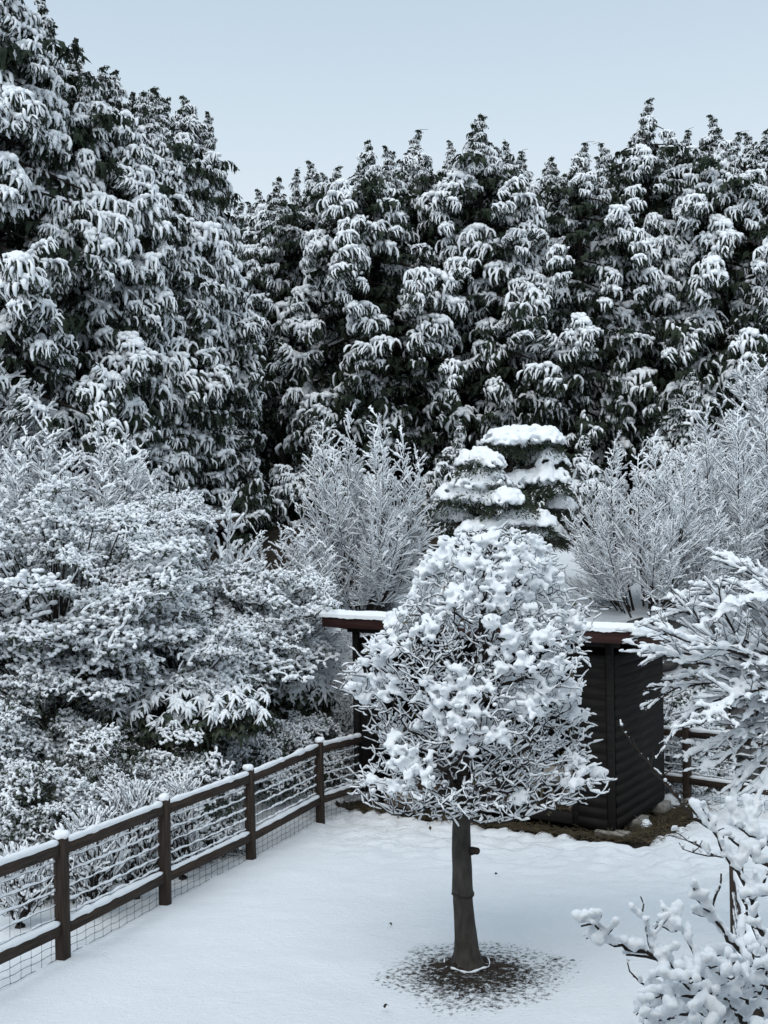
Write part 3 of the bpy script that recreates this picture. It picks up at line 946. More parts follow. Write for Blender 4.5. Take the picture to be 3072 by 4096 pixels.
for i, px in enumerate(range(560, 3500, 210)):
    conifer(px + 40 * math.sin(i * 2.3), 37.0 + 3.0 * ((i * 7) % 4) / 3, 830 + 90 * math.sin(i * 1.7), 1100 + i,
            "half hidden cypress deep in the wood, seen between the trunks of the row", GROUP_FAR, 2.9, 34, 0.8, 1.25, 1)
GROUP_YOUNG = "young cypresses under the edge of the wood"
for i, (px, d, tp, lab) in enumerate((
        (640, 23.5, 1560, "young cypress with drooping snowy boughs below the giant clump"),
        (905, 25.5, 1640, "young cypress half in shadow at the dark mouth of the wood"),
        (1290, 26.5, 1730, "young cypress with thin snow between the trunks behind the upright maple"),
        (1830, 26.0, 1720, "young cypress in the shade behind the clipped pine"),
        (2330, 26.0, 1780, "young cypress beside the bare trunks behind the broad shrub"),
        (2720, 26.5, 1540, "young cypress standing low before the row above the broad shrub"))):
    conifer(px, d, tp, 1200 + i, lab, GROUP_YOUNG, 1.25, 22, 0.7, 0.8, 1)
GROUP_BIG = "giant cypresses towering at the edge of the wood"
for i, (px, d, tp, R, lab) in enumerate((
        (-60, 22.0, -420, 3.0, "giant snow laden cypress, tallest of the wood, its top out of sight"),
        (160, 23.5, -30, 2.3, "giant cypress with a ragged grey green top beside the tallest one"),
        (290, 23.2, 165, 2.2, "giant cypress filling the gap below the ragged grey green top"),
        (420, 24.0, 260, 2.2, "giant cypress with a rounded snowy shoulder in the descending clump"),
        (520, 24.6, 340, 2.0, "giant cypress between the rounded shoulder and the twin pointed tops"),
        (645, 25.0, 345, 1.8, "giant cypress with twin pointed tops at the outer side of the clump"),
        (720, 26.0, 420, 1.7, "giant cypress wedged between the twin tops and the open edge"),
        (795, 26.5, 385, 1.55, "giant cypress standing at the open edge of the wood beside the lower row"))):
    conifer(px, d, tp, 1300 + i, lab, GROUP_BIG, R, 150 if i == 0 else 100, 1.4, 0.92, 5)

# ------------------------------------------------------------------ twiggy trees and shrubs
def grow(pts, roots, bf=0.3, metric=(1, 1, 1)):
    """join points to root polylines, balancing short twigs against short ways to the root.
    roots: list of (polyline, index of the parent polyline or -1)"""
    mt = np.array(metric, float)
    N, PA, PL = [], [], []
    starts = []
    for pl, par in roots:
        pl = np.asarray(pl, float); st = len(N); starts.append(st)
        for k, p in enumerate(pl):
            if k == 0:
                if par < 0:
                    pa, plen = -1, 0.0
                else:
                    lo = starts[par]; hi = starts[par + 1] if par + 1 < len(starts) - 1 else st
                    cand = np.array(N[lo:hi]); j = lo + int(np.argmin(((cand - p) ** 2).sum(1)))
                    pa, plen = j, PL[j] + float(np.linalg.norm(p - N[j]))
            else:
                pa, plen = len(N) - 1, PL[-1] + float(np.linalg.norm(p - N[-1]))
            N.append(p); PA.append(pa); PL.append(plen)
    nr = len(N)
    pts = np.asarray(pts, float)
    n = len(pts)
    allp = np.concatenate([np.array(N), pts])
    PAr = np.concatenate([np.array(PA), np.full(n, -1)]); PLr = np.concatenate([np.array(PL), np.zeros(n)])
    ps = pts * mt; ns = np.array(N) * mt
    D = np.sqrt(((ps[:, None, :] - ns[None]) ** 2).sum(2)) + bf * np.array(PL)[None]
    best = D.argmin(1); cost = D[np.arange(n), best]
    done = np.zeros(n, bool); order = []
    for _ in range(n):
        c = np.where(done, 1e9, cost); j = int(c.argmin()); done[j] = True
        pa = best[j]; PAr[nr + j] = pa
        PLr[nr + j] = PLr[pa] + np.linalg.norm(pts[j] - allp[pa])
        order.append(nr + j)
        dj = np.sqrt(((ps - ps[j]) ** 2).sum(1)) + bf * PLr[nr + j]
        upd = dj < cost
        best = np.where(upd, nr + j, best); cost = np.where(upd, dj, cost)
    return allp, PAr.astype(int), list(range(nr)) + order, PLr


def spread(N, PA, order, dirw, L, r, per=1.0, up=0.3):
    """straight terminal shoots on the tips"""
    kids = np.zeros(len(N), int)
    for i in range(len(N)):
        if PA[i] >= 0: kids[PA[i]] += 1
    tips = [i for i in range(len(N)) if kids[i] == 0 and r.uniform() < per]
    if not tips:
        return N, PA, order
    tips = np.array(tips)
    d = N[tips] - N[PA[tips]]; d /= np.linalg.norm(d, axis=1, keepdims=True) + 1e-9
    d = d * 0.6 + dirw(N[tips]) + r.normal(0, 0.18, d.shape) + np.array([0, 0, up])
    d /= np.linalg.norm(d, axis=1, keepdims=True) + 1e-9
    new = N[tips] + d * (L * r.uniform(0.5, 1.3, (len(tips), 1)))
    n0 = len(N)
    return np.concatenate([N, new]), np.concatenate([PA, tips]), order + list(range(n0, n0 + len(tips)))


def radii(N, PA, order, r_tip, r_base, power=0.45):
    cnt = np.zeros(len(N)); kids = np.zeros(len(N), int)
    for i in range(len(N)):
        if PA[i] >= 0: kids[PA[i]] += 1
    for i in reversed(order):
        if kids[i] == 0: cnt[i] = 1
        if PA[i] >= 0: cnt[PA[i]] += cnt[i]
    cnt = np.maximum(cnt, 1)
    mx = cnt.max()
    return r_tip + (r_base - r_tip) * ((cnt ** power - 1) / (mx ** power - 1 + 1e-9)), cnt, kids


def edges_of(N, PA):
    ch = np.array([i for i in range(len(N)) if PA[i] >= 0])
    return PA[ch], ch


def wood(geo, N, PA, rad, r, thin=0.012, bend=0.06):
    a, b = edges_of(N, PA)
    A, B = N[a], N[b]
    L = np.linalg.norm(B - A, axis=1, keepdims=True)
    mid = (A + B) / 2 + r.normal(0, bend, A.shape) * L
    pl = np.stack([A, mid, B], 1)
    Rr = np.stack([np.minimum(rad[a], rad[b] * 1.7), (np.minimum(rad[a], rad[b] * 1.7) + rad[b]) / 2, rad[b]], 1)
    big = rad[b] > thin
    geo.tubes(pl[big], Rr[big], 6, cap=False)
    geo.tubes(pl[~big], Rr[~big], 3, cap=False)
    return pl, Rr


def twig_snow(geo, pl, Rr, w, r, maxr=0.1, frac=1.0, sides=5, flat=0.9, off=0.75, keepdir=0.25, lump=0.25, prof=(0.55, 1.0, 1.0, 0.5)):
    """ridge of snow on top of each twig"""
    A, Mi, B = pl[:, 0], pl[:, 1], pl[:, 2]
    d = B - A; L = np.linalg.norm(d, axis=1) + 1e-9
    hor = np.sqrt(np.clip(1 - (d[:, 2] / L) ** 2, 0, 1))
    ok = (r.uniform(size=len(A)) < frac * np.clip(keepdir + hor, 0, 1)) & (Rr[:, 2] < maxr)
    A, Mi, B, hor, rr = A[ok], Mi[ok], B[ok], hor[ok], Rr[ok]
    n = len(A)
    P4 = np.stack([A - (Mi - A) * 0.08, A * 0.4 + Mi * 0.6, Mi * 0.5 + B * 0.5, B + (B - Mi) * 0.10], 1)
    base = w * (0.45 + 0.55 * hor) * r.uniform(0.7, 1.25, n)
    R = base[:, None] * np.array(prof)[None] * (1 + lump * r.normal(size=(n, 4)))
    R = np.clip(R, w * 0.15, w * 2.2)
    P4 = P4.copy(); P4[:, :, 2] += (rr.mean(1) * 0.9)[:, None]
    geo.tubes(P4, R, sides, a=1.0, b=flat, off=off, cap=False)


def tree_thing(name, base, label, cat="tree", group=None):
    return empty(name, base, label=label, cat=cat, group=group)


def put(root, name, me, mat, kind=None):
    if name.endswith("snow"):
        kind = "stuff"
    ob = link(name, me, mat, root, kind=kind)
    ob.location = tuple(-np.array(root.location))
    return ob


def curve(p, q, n, bow=(0, 0, 0)):
    t = np.linspace(0, 1, n)[:, None]
    return np.array(p) * (1 - t) + np.array(q) * t + np.array(bow) * (4 * t * (1 - t))


def vase_tree(name, px, base_py, d, top_py, half_px, label, seed, npts, stems, snow_w, lean=(0, 0), cat="tree", group=None, shoot=0.22, widest=0.62, twig_r=0.004, flat_top=0.5, below=0.0):
    """several ascending stems, fan shaped crown of fine twigs"""
    r = np.random.default_rng(seed)
    b = P(px, base_py, d)
    z0 = float(gz(b[0], d))
    top = P(px, top_py, d)
    Hc = top[2] - b[2]
    W = half_px / FPX * d
    base = np.array([b[0], d, z0 - 0.05])
    h = r.uniform(0.04, 1, npts) ** 0.75
    rmax = W * (0.22 + 0.78 * np.sin(np.clip(h / widest, 0, 1) * 1.571) ** 0.8) * np.where(h > widest, np.sqrt(np.clip(1 - ((h - widest) / (1 - widest + 0.02)) ** 2, 0, 1)) * (1 - flat_top) + flat_top * (1 - 0.35 * (h - widest) / (1 - widest)), 1)
    az = r.uniform(0, 6.283, npts); rr = np.sqrt(r.uniform(0.03, 1, npts)) * rmax * (1 + 0.13 * np.sin(5 * az + 6 * h))
    pts = np.stack([b[0] + rr * np.cos(az) + lean[0] * h, d + rr * np.sin(az) * 0.9 + lean[1] * h, b[2] - below + h * (Hc + below)], 1)
    roots = [(np.array([base, base + [0, 0, max(0.15, (b[2] - z0) * 0.4)]]), -1)]
    f = roots[0][0][-1]
    for k in range(stems):
        a = k / stems * 6.283 + r.uniform(-0.3, 0.3); q = r.uniform(0.3, 0.75)
        hh = r.uniform(0.62, 0.93)
        tip = np.array([b[0] + math.cos(a) * W * q, d + math.sin(a) * W * q, b[2] + Hc * hh])
        roots.append((curve(f + [math.cos(a) * 0.06, math.sin(a) * 0.06, 0.03], tip, 11, (-math.cos(a) * W * 0.10, -math.sin(a) * W * 0.10, Hc * 0.05)) + r.normal(0, 0.015, (11, 3)), 0))
    N, PA, order, _ = grow(pts, roots, 0.35, (1, 1, 0.62))
    c = np.array([b[0], d])
    def dw(p):
        v = p[:, :2] - c; v = v / (np.linalg.norm(v, axis=1, keepdims=True) + 1e-6)
        return np.concatenate([v * 0.55, np.full((len(p), 1), 0.35)], 1)
    N, PA, order = spread(N, PA, order, dw, shoot, r)
    N, PA, order = spread(N, PA, order, dw, shoot * 0.6, r, 0.5)
    rad, cnt, kids = radii(N, PA, order, twig_r, 0.055)
    g, s = Geo(), Geo()
    pl, Rr = wood(g, N, PA, rad, r)
    twig_snow(s, pl, Rr, snow_w, r, 0.06)
    root = tree_thing(name, base, label, cat, group)
    put(root, "branches", g.mesh("branches"), M['twig'])
    put(root, "branch_snow", s.mesh("branch_snow"), M['snow_far'])
    return root


def frame(T):
    Z = np.where(np.abs(T[:, 2:3]) > 0.95, np.array([[1.0, 0, 0]]), np.array([[0, 0, 1.0]]))
    S = np.cross(T, Z); S /= np.linalg.norm(S, axis=1, keepdims=True) + 1e-9
    return S, np.cross(S, T)


def side_twigs(r, pl, spacing, t0, ang, lfun, lift, flatten=1.0):
    """pl (n,K,3) parent lines -> (m,3,3) side twigs; also returns parent length left"""
    n, K, _ = pl.shape
    out = []
    seg = np.linalg.norm(np.diff(pl, axis=1), axis=2); Ltot = seg.sum(1)
    cnt = np.maximum(1, (Ltot * (1 - t0) / spacing).astype(int))
    idx = np.repeat(np.arange(n), cnt)
    k = np.concatenate([np.arange(c) for c in cnt])
    t = t0 + (1 - t0) * (k + r.uniform(0.2, 0.8, len(k))) / cnt[idx]
    t = np.clip(t, 0, 0.985)
    f = t * (K - 1); i = np.minimum(f.astype(int), K - 2); f = (f - i)[:, None]
    A = pl[idx, i] * (1 - f) + pl[idx, i + 1] * f
    T = pl[idx, i + 1] - pl[idx, i]; T /= np.linalg.norm(T, axis=1, keepdims=True) + 1e-9
    S, U = frame(T)
    ph = np.where(k % 2 == 0, 0.0, math.pi) + r.normal(0, 0.9 * flatten, len(k)) + (0 if flatten < 0.7 else 1) * k * 1.1
    side = S * np.cos(ph)[:, None] + U * np.sin(ph)[:, None]
    th = np.clip(r.normal(ang, 0.26, len(k)), 0.2, 1.5)[:, None]
    D = T * np.cos(th) + side * np.sin(th) + np.array([0, 0, lift])
    D /= np.linalg.norm(D, axis=1, keepdims=True)
    rem = Ltot[idx] * (1 - t)
    L = lfun(rem, Ltot[idx]) * r.uniform(0.6, 1.25, len(k))
    Bm = A + D * (L * 0.5)[:, None]
    D2 = D + T * 0.15 + np.array([0, 0, lift * 0.8]) + r.normal(0, 0.08, D.shape); D2 /= np.linalg.norm(D2, axis=1, keepdims=True)
    B = Bm + D2 * (L * 0.5)[:, None]
    return np.stack([A, Bm, B], 1)


def small_feather(name, px, base_py, d, top_py, half_px, label, seed, stems, snow_w, cat="tree", group=None, spread_=(0.15, 1.0), lat=0.13, sub=0.055, fan=0.0, low=0.06, lift=0.12, snow_frac=1.0, trunk_r=0.035, hmin=0.45, deep=0.85, bowl=0.03, foot=0.08):
    """stems rising from the foot, alternate side twigs, finer twigs on those"""
    r = np.random.default_rng(seed)
    b = P(px, base_py, d); top = P(px, top_py, d)
    z0 = float(gz(b[0], d)) - 0.05
    Hc = top[2] - z0; W = half_px / FPX * d
    base = np.array([b[0], d, z0])
    sl = []
    for k in range(stems):
        a = k * 2.4 + r.uniform(-0.3, 0.3)
        q = spread_[0] + (spread_[1] - spread_[0]) * math.sqrt((k + 0.5) / stems)
        hh = (1 - (1 - hmin) * q ** 3.0) * r.uniform(0.9, 1.03)
        tip = base + np.array([math.cos(a) * W * q + fan * Hc * 0.3, math.sin(a) * W * q * deep, Hc * hh * 0.97])
        st = base + np.array([math.cos(a) * foot * (0.4 + q), math.sin(a) * foot * (0.4 + q), 0])
        sl.append(curve(st, tip, 9, (math.cos(a) * W * bowl * q, math.sin(a) * W * bowl * q, -Hc * bowl * q * 0.9)) + np.cumsum(r.normal(0, 0.012, (9, 3)), 0))
    S0 = np.array(sl)
    L1 = side_twigs(r, S0, lat, low, 0.88, lambda rem, tot: 0.34 * rem + 0.16 + 0.05 * tot, lift)
    L2 = side_twigs(r, L1, sub, 0.12, 0.70, lambda rem, tot: 0.40 * rem + 0.05 + 0.02 * tot, lift * 0.6, 0.6)
    long = np.linalg.norm(L1[:, 2] - L1[:, 0], axis=1) > 0.55
    g, s = Geo(), Geo()
    K = 9; tp = np.linspace(1, 0.16, K)
    g.tubes(S0, np.repeat(tp[None], stems, 0) * trunk_r * r.uniform(0.7, 1.1, (stems, 1)), 6, cap=False)
    l1 = np.linalg.norm(L1[:, 2] - L1[:, 0], axis=1)[:, None]
    R1 = (0.0035 + 0.006 * l1) * np.array([[1, 0.75, 0.45]])
    R2 = np.full((len(L2), 3), 0.0026)
    g.tubes(L1, R1, 4, cap=False); g.tubes(L2, R2, 3, cap=False)
    # snow on stems too, where they lean
    segs = np.stack([S0[:, :-1], (S0[:, :-1] + S0[:, 1:]) / 2, S0[:, 1:]], 2).reshape(-1, 3, 3)
    rs = np.repeat((np.repeat(tp[None, :-1], stems, 0) * trunk_r).reshape(-1, 1), 3, 1)
    twig_snow(s, segs, rs, snow_w * 1.1, r, 1.0, 0.7 * snow_frac, keepdir=0.0)
    h1 = np.concatenate([np.stack([L1[:, 0], L1[:, 0] * 0.5 + L1[:, 1] * 0.5, L1[:, 1]], 1), np.stack([L1[:, 1], L1[:, 1] * 0.5 + L1[:, 2] * 0.5, L1[:, 2]], 1)])
    twig_snow(s, h1, np.concatenate([R1, R1]), snow_w * 1.05, r, 1.0, snow_frac, keepdir=0.6, prof=(0.8, 1, 1, 0.85), lump=0.3)
    twig_snow(s, L2, R2, snow_w * 0.78, r, 1.0, snow_frac, keepdir=0.65, sides=4, prof=(0.8, 1, 1, 0.8), lump=0.35)
    root = tree_thing(name, base, label, cat, group)
    put(root, "branches", g.mesh("branches"), M['twig'])
    put(root, "branch_snow", s.mesh("branch_snow"), M['snow_far'])
    return root


LIMB_L = 4.0
TILTS = (0.22, 0.60, 1.0)


def make_limb(seed, tilt, lift, lat, sub, w):
    """one stem leaning along +X with alternate side twigs and finer twigs, snow on every upper side"""
    r = np.random.default_rng(seed)
    tip = np.array([math.sin(tilt) * LIMB_L, 0, math.cos(tilt) * LIMB_L])
    S0 = (curve((0, 0, 0), tip, 10, (0.05 * LIMB_L * math.cos(tilt), 0, -0.05 * LIMB_L * math.sin(tilt))) + np.cumsum(r.normal(0, 0.02, (10, 3)), 0) * np.linspace(0, 1, 10)[:, None])[None]
    L1 = side_twigs(r, S0, lat, 0.12, 0.86, lambda rem, tot: 0.30 * rem + 0.14 + 0.03 * tot, lift)
    L2 = side_twigs(r, L1, sub, 0.10, 0.74, lambda rem, tot: 0.38 * rem + 0.05 + 0.02 * tot, lift * 0.6, 0.6)
    g, s = Geo(), Geo()
    tp = np.linspace(1, 0.14, 10)
    g.tubes(S0, tp[None] * 0.034, 6, cap=False)
    l1 = np.linalg.norm(L1[:, 2] - L1[:, 0], axis=1)[:, None]
    R1 = (0.0030 + 0.006 * l1) * np.array([[1, 0.75, 0.45]]); R2 = np.full((len(L2), 3), 0.0026)
    g.tubes(L1, R1, 3, cap=False); g.tubes(L2[:, [0, 2]], R2[:, :2], 3, cap=False)
    segs = np.stack([S0[:, :-1], (S0[:, :-1] + S0[:, 1:]) / 2, S0[:, 1:]], 2).reshape(-1, 3, 3)
    rs = np.repeat((tp[None, :-1] * 0.034).reshape(-1, 1), 3, 1)
    twig_snow(s, segs, rs, w * 1.3, r, 1.0, 0.75, keepdir=0.0)
    h1 = np.concatenate([np.stack([L1[:, 0], L1[:, 0] * 0.5 + L1[:, 1] * 0.5, L1[:, 1]], 1), np.stack([L1[:, 1], L1[:, 1] * 0.5 + L1[:, 2] * 0.5, L1[:, 2]], 1)])
    twig_snow(s, h1, np.concatenate([R1, R1]), w * 1.1, r, 1.0, 1.0, keepdir=0.6, prof=(0.8, 1, 1, 0.85), lump=0.3)
    twig_snow(s, L2, R2, w * 0.82, r, 1.0, 1.0, keepdir=0.7, sides=4, prof=(0.8, 1, 1, 0.8), lump=0.35)
    return multi_mesh("limb", [(g, 'twig', True), (s, 'snow_far', True)])


LIMBS = {}
for st_, (lift_, lat_, sub_, w_) in {"up": (0.13, 0.115, 0.056, 0.0215), "side": (-0.02, 0.11, 0.054, 0.0245)}.items():
    LIMBS[st_] = [[make_limb(700 + 10 * k + j + (50 if st_ == "side" else 0), tl, lift_, lat_, sub_, w_) for j in range(2)] for k, tl in enumerate(TILTS)]


def feather_tree(name, px, base_py, d, top_py, half_px, label, seed, stems, style="up", cat="tree", hmin=0.4, foot=0.25, deep=0.85, smin=0.1):
    """limbs rising and leaning out from one foot; each limb is a part"""
    r = np.random.default_rng(seed)
    b = P(px, base_py, d); top = P(px, top_py, d)
    z0 = float(gz(b[0], d)) - 0.05
    Hc = top[2] - z0; W = half_px / FPX * d
    root = empty(name, (b[0], d, z0), label=label, cat=cat)
    for k in range(stems):
        a = k * 2.399963 + r.uniform(-0.3, 0.3)
        q = smin + (1 - smin) * math.sqrt((k + 0.5) / stems) * r.uniform(0.85, 1.08)
        hh = (1 - (1 - hmin) * min(q, 1.1) ** 2.6) * r.uniform(0.86, 1.02) * (1 if r.uniform() < 0.75 else r.uniform(0.6, 0.9))
        st = np.array([math.cos(a) * foot * (0.3 + q), math.sin(a) * foot * (0.3 + q), r.uniform(0, 0.25)])
        tip = np.array([math.cos(a) * W * q, math.sin(a) * W * q * deep, Hc * hh * 0.98])
        v = tip - st; L = float(np.linalg.norm(v)); hz = math.hypot(v[0], v[1]); tilt = math.atan2(hz, v[2])
        j = int(np.argmin([abs(tilt - q_) for q_ in TILTS]))
        ob = link("limb", LIMBS[style][j][r.integers(2)], None, root)
        sc = L / LIMB_L
        ob.location = tuple(st); ob.scale = (sc, sc, sc)
        ob.rotation_euler = (0, tilt - TILTS[j], math.atan2(v[1], v[0]))
    return root


feather_tree("bare_maple", 1460, 2480, 20.6, 1610, 345, "upright bare maple fanning open above the shed roof, every twig iced with snow", 31, 26)
feather_tree("bare_shrub", 2580, 2440, 20.4, 1720, 430, "broad bare shrub with upright snowy twigs behind the sloping end of the shed roof", 32, 40, "up", "shrub", hmin=0.2, foot=0.5)
feather_tree("bare_shrub", 2970, 2420, 21.6, 1590, 470, "tall bare shrub with steep straight snowy twigs standing over the broad shrub", 33, 44, "up", "shrub", hmin=0.3, foot=0.5)
feather_tree("bare_shrub", 1120, 2420, 19.6, 1995, 330, "low bare shrub of fine snowy twigs beside the upright maple", 34, 34, "side", "shrub", hmin=0.25, foot=0.4)
feather_tree("bare_tree", 330, 2330, 19.2, 1600, 470, "bare tree whose long snowy twigs bristle sideways towards the dark wood", 35, 64, "side", hmin=0.5, foot=0.3)
feather_tree("bare_tree", -40, 2150, 20.5, 1370, 370, "bare tree with spiky white twigs in front of the tallest cypress", 36, 46, "side", hmin=0.5)
feather_tree("bare_tree", 3190, 2150, 24.0, 1310, 500, "dense bare tree with a sloping mass of white twigs before the cypress row", 38, 52, "side", hmin=0.3)
small_feather("sapling", 870, 2190, 18.4, 1935, 100, "little sapling with a few snow plastered shoots against the dark wood", 37, 4, 0.036, "sapling", lat=0.12, lift=0.3, trunk_r=0.012)


def disc_pts(r, n, c, rx, ry, h):
    tilt = r.normal(0, 0.28, 2)
    a = r.uniform(0, 6.283, n); q = np.sqrt(r.uniform(0, 1, n))
    rim = 1 + 0.2 * np.sin(3 * a + r.uniform(0, 6)) + 0.12 * np.sin(7 * a + r.uniform(0, 6))
    x = q * rim * np.cos(a) * rx; y = q * rim * np.sin(a) * ry
    return np.stack([c[0] + x, c[1] + y, c[2] - h * q ** 2 + x * tilt[0] + y * tilt[1] + r.normal(0, 0.05, n)], 1)


def make_pad(seed, n=100, R=0.5, lump=0.030):
    """flat spray of twigs crusted with small lumps of snow"""
    r = np.random.default_rng(seed)
    pts = disc_pts(r, n, np.zeros(3), R, R * 0.85, 0.18 * R)
    roots = [(np.array([[0, 0, -0.14], [0, 0, -0.09]]), -1)]
    for k in range(5):
        a = k * 1.257 + r.uniform(-0.3, 0.3)
        roots.append((curve((0, 0, -0.1), (math.cos(a) * R * 0.6, math.sin(a) * R * 0.5, -0.05), 5) + r.normal(0, 0.012, (5, 3)), 0))
    N, PA, order, _ = grow(pts, roots, 0.22)
    rad, cnt, kids = radii(N, PA, order, 0.0035, 0.016)
    g, s = Geo(), Geo()
    pl, Rr = wood(g, N, PA, rad, r, 0.02, 0.10)
    twig_snow(s, pl, Rr, 0.019, r, 0.05, flat=0.8, prof=(0.7, 1, 1, 0.7), lump=0.35)
    tips = pts[r.uniform(size=len(pts)) < 0.9]
    for q in range(2):
        sz = lump * r.uniform(0.45, 1.35, len(tips))
        s.blobs(tips + r.normal(0, 0.014, tips.shape) + np.stack([0 * sz, 0 * sz, sz * 0.55], 1), np.stack([sz * 1.15, sz, sz * 0.8], 1), ICO0, 0.09)
    lf = leaf_quads(r, pts, 150, 0.05)
    return multi_mesh("bough", [(g, 'twig', True), (s, 'snow_far', True), (lf, 'leaf', False)])


def layered_tree(name, px, py, d, half_px, half_py, label, seed, npads, cat="tree", padr=(0.3, 0.6), depth=0.9, trunk_r=0.07):
    """spreading crown of many flat boughs; each bough is a part"""
    r = np.random.default_rng(seed)
    c = P(px, py, d)
    W, Hh = half_px / FPX * d, half_py / FPX * d
    z0 = float(gz(c[0], d)) - 0.05
    base = np.array([c[0], d, z0])
    root = tree_thing(name, base, label, cat)
    fork = np.array([c[0], d, max(z0 + 0.5, c[2] - Hh * 0.2)])
    lp, lr = [curve(base, fork, 9) + r.normal(0, 0.02, (9, 3))], [np.linspace(trunk_r, trunk_r * 0.5, 9)]
    for k in range(npads):
        for _ in range(20):
            v = r.normal(size=3); v /= np.linalg.norm(v)
            q = r.uniform(0.45, 0.97)
            if v[2] > -0.85: break
        pc = c + np.array([v[0] * W, v[1] * W * depth, v[2] * Hh]) * q
        pc[2] = max(pc[2], z0 + 0.45)
        pr = r.uniform(*padr) * (1.1 - 0.3 * abs(v[2]))
        ob = link("bough", PADS[r.integers(len(PADS))], None, root, kind="stuff")
        ob.location = tuple(pc - base); sc = pr / 0.5
        ob.scale = (sc, sc, max(0.8, min(1.1, sc))); ob.rotation_euler = (r.normal(0, 0.2), r.normal(0, 0.2), r.uniform(0, 6.28))
        up_ = r.uniform(0.35, 1.0); st = base * (1 - up_) + fork * up_
        if st[2] > pc[2] - 0.15: st[2] = max(z0 + 0.2, pc[2] - 0.35)
        lp.append(curve(st, pc - [0, 0, 0.1], 9, (r.normal(0, 0.08), r.normal(0, 0.08), 0.05 * Hh)) + np.cumsum(r.normal(0, 0.018, (9, 3)), 0) * (np.linspace(1, 0, 9)[:, None]))
        lr.append(np.linspace(0.026, 0.008, 9))
    g = Geo(); g.tubes(np.array(lp), np.array(lr), 5, cap=False)
    put(root, "trunk", g.mesh("trunk"), M['twig'])
    s = Geo(); L9 = np.array(lp[1:]); R9 = np.array(lr[1:])
    segs = np.stack([L9[:, :-1], (L9[:, :-1] + L9[:, 1:]) / 2, L9[:, 1:]], 2).reshape(-1, 3, 3)
    twig_snow(s, segs, np.repeat(R9[:, 1:].reshape(-1, 1), 3, 1), 0.02, r, 1.0, 0.85, keepdir=0.0, prof=(0.85, 1, 1, 0.85))
    put(root, "limb_snow", s.mesh("limb_snow"), M['snow_far'])
    return root


def leaf_quads(r, at, n, size, drop=0.06):
    g = Geo()
    i = r.integers(0, len(at), n)
    b0 = at[i] + r.normal(0, 0.035, (n, 3)) - np.array([0, 0, 1]) * r.uniform(0, drop, (n, 1))
    dv = r.normal(size=(n, 3)); dv[:, 2] -= 0.5; dv /= np.linalg.norm(dv, axis=1, keepdims=True)
    wv = np.cross(dv, r.normal(size=(n, 3))); wv /= np.linalg.norm(wv, axis=1, keepdims=True) + 1e-6
    L = size * r.uniform(0.7, 1.4, (n, 1))
    mid = b0 + dv * L * 0.5
    V = np.stack([b0, mid + wv * L * 0.26, b0 + dv * L, mid - wv * L * 0.26], 1)
    g.add(V.reshape(-1, 3), F4=np.arange(n * 4).reshape(n, 4))
    return g


PADS = [make_pad(600 + k) for k in range(9)]
layered_tree("spreading_tree", 230, 2420, 15.4, 560, 490, "large spreading tree with tiers of twigs crusted in small snow lumps behind the fence", 41, 135)
layered_tree("spreading_tree", 600, 2170, 17.8, 330, 230, "rounded tree crusted with snow lumps below the sideways bristling tree", 42, 62, padr=(0.28, 0.52))
layered_tree("spreading_tree", 1010, 2480, 18.0, 390, 250, "wide low spreading tree with flat snowy sprays reaching to the shed roof end", 43, 80)
layered_tree("spreading_tree", 700, 2640, 16.0, 420, 210, "spreading tree with lacy snow crusted tiers above the drooping evergreen", 44, 70)


def dome_bush(name, px, top_py, d, half_px, label, seed, n, lump, group=None, cat="shrub", leaf=0.05, nleaf=5200, cover=0.62, squash=1.0):
    """rounded evergreen bush: dark leaves with patches of snow on top"""
    r = np.random.default_rng(seed)
    t = P(px, top_py, d)
    z0 = float(gz(t[0], d)) - 0.03
    W = half_px / FPX * d; H = max(t[2] - z0, 0.25)
    v = r.normal(size=(n * 2, 3)); v /= np.linalg.norm(v, axis=1, keepdims=True)
    v = v[v[:, 2] > -0.15][:n]
    lob = 1 + 0.22 * np.sin(4 * v[:, 0] + seed) * np.cos(5 * v[:, 1] + 2 * v[:, 2]) + r.normal(0, 0.05, len(v))
    q = r.uniform(0.75, 1.0, len(v)) * lob
    pts = np.stack([t[0] + v[:, 0] * W * q, d + v[:, 1] * W * squash * q, z0 + np.clip(v[:, 2], 0.0, 1) * H * q * 0.98 + 0.06], 1)
    base = np.array([t[0], d, z0])
    roots = [(curve(base, base + [0, 0, 0.12], 3), -1)]
    for k in range(8):
        a = k / 8 * 6.283
        roots.append((curve(base + [0, 0, 0.1], base + [math.cos(a) * W * 0.5, math.sin(a) * W * 0.5 * squash, H * 0.5], 5), 0))
    sub = pts[: int(len(pts) * 0.6)]
    N, PA, order, _ = grow(sub, roots, 0.3)
    rad, cnt, kids = radii(N, PA, order, 0.0035, 0.03)
    g, s = Geo(), Geo()
    wood(g, N, PA, rad, r)
    root = tree_thing(name, base, label, cat, group)
    put(root, "branches", g.mesh("branches"), M['twig'])
    put(root, "foliage", leaf_quads(r, pts, nleaf, leaf, 0.12).mesh("foliage", False), M['leaf'], "stuff")
    m = int(26 + 26 * W * max(H, 0.5))
    vis = np.where(v[:, 2] > 0.0)[0]
    for i in vis[r.permutation(len(vis))[:m]]:
        ob = link("bough", PADS[r.integers(len(PADS))], None, root, kind="stuff")
        ob.location = tuple(pts[i] - base + np.array([0, 0, 0.01])); sc = r.uniform(0.38, 0.72)
        ob.scale = (sc, sc, sc * 1.1)
        ob.rotation_euler = (r.normal(0, 0.25), 0.55 * math.acos(min(1, max(-1, v[i, 2]))) + r.normal(0, 0.15), math.atan2(v[i, 1], v[i, 0]))
    return root


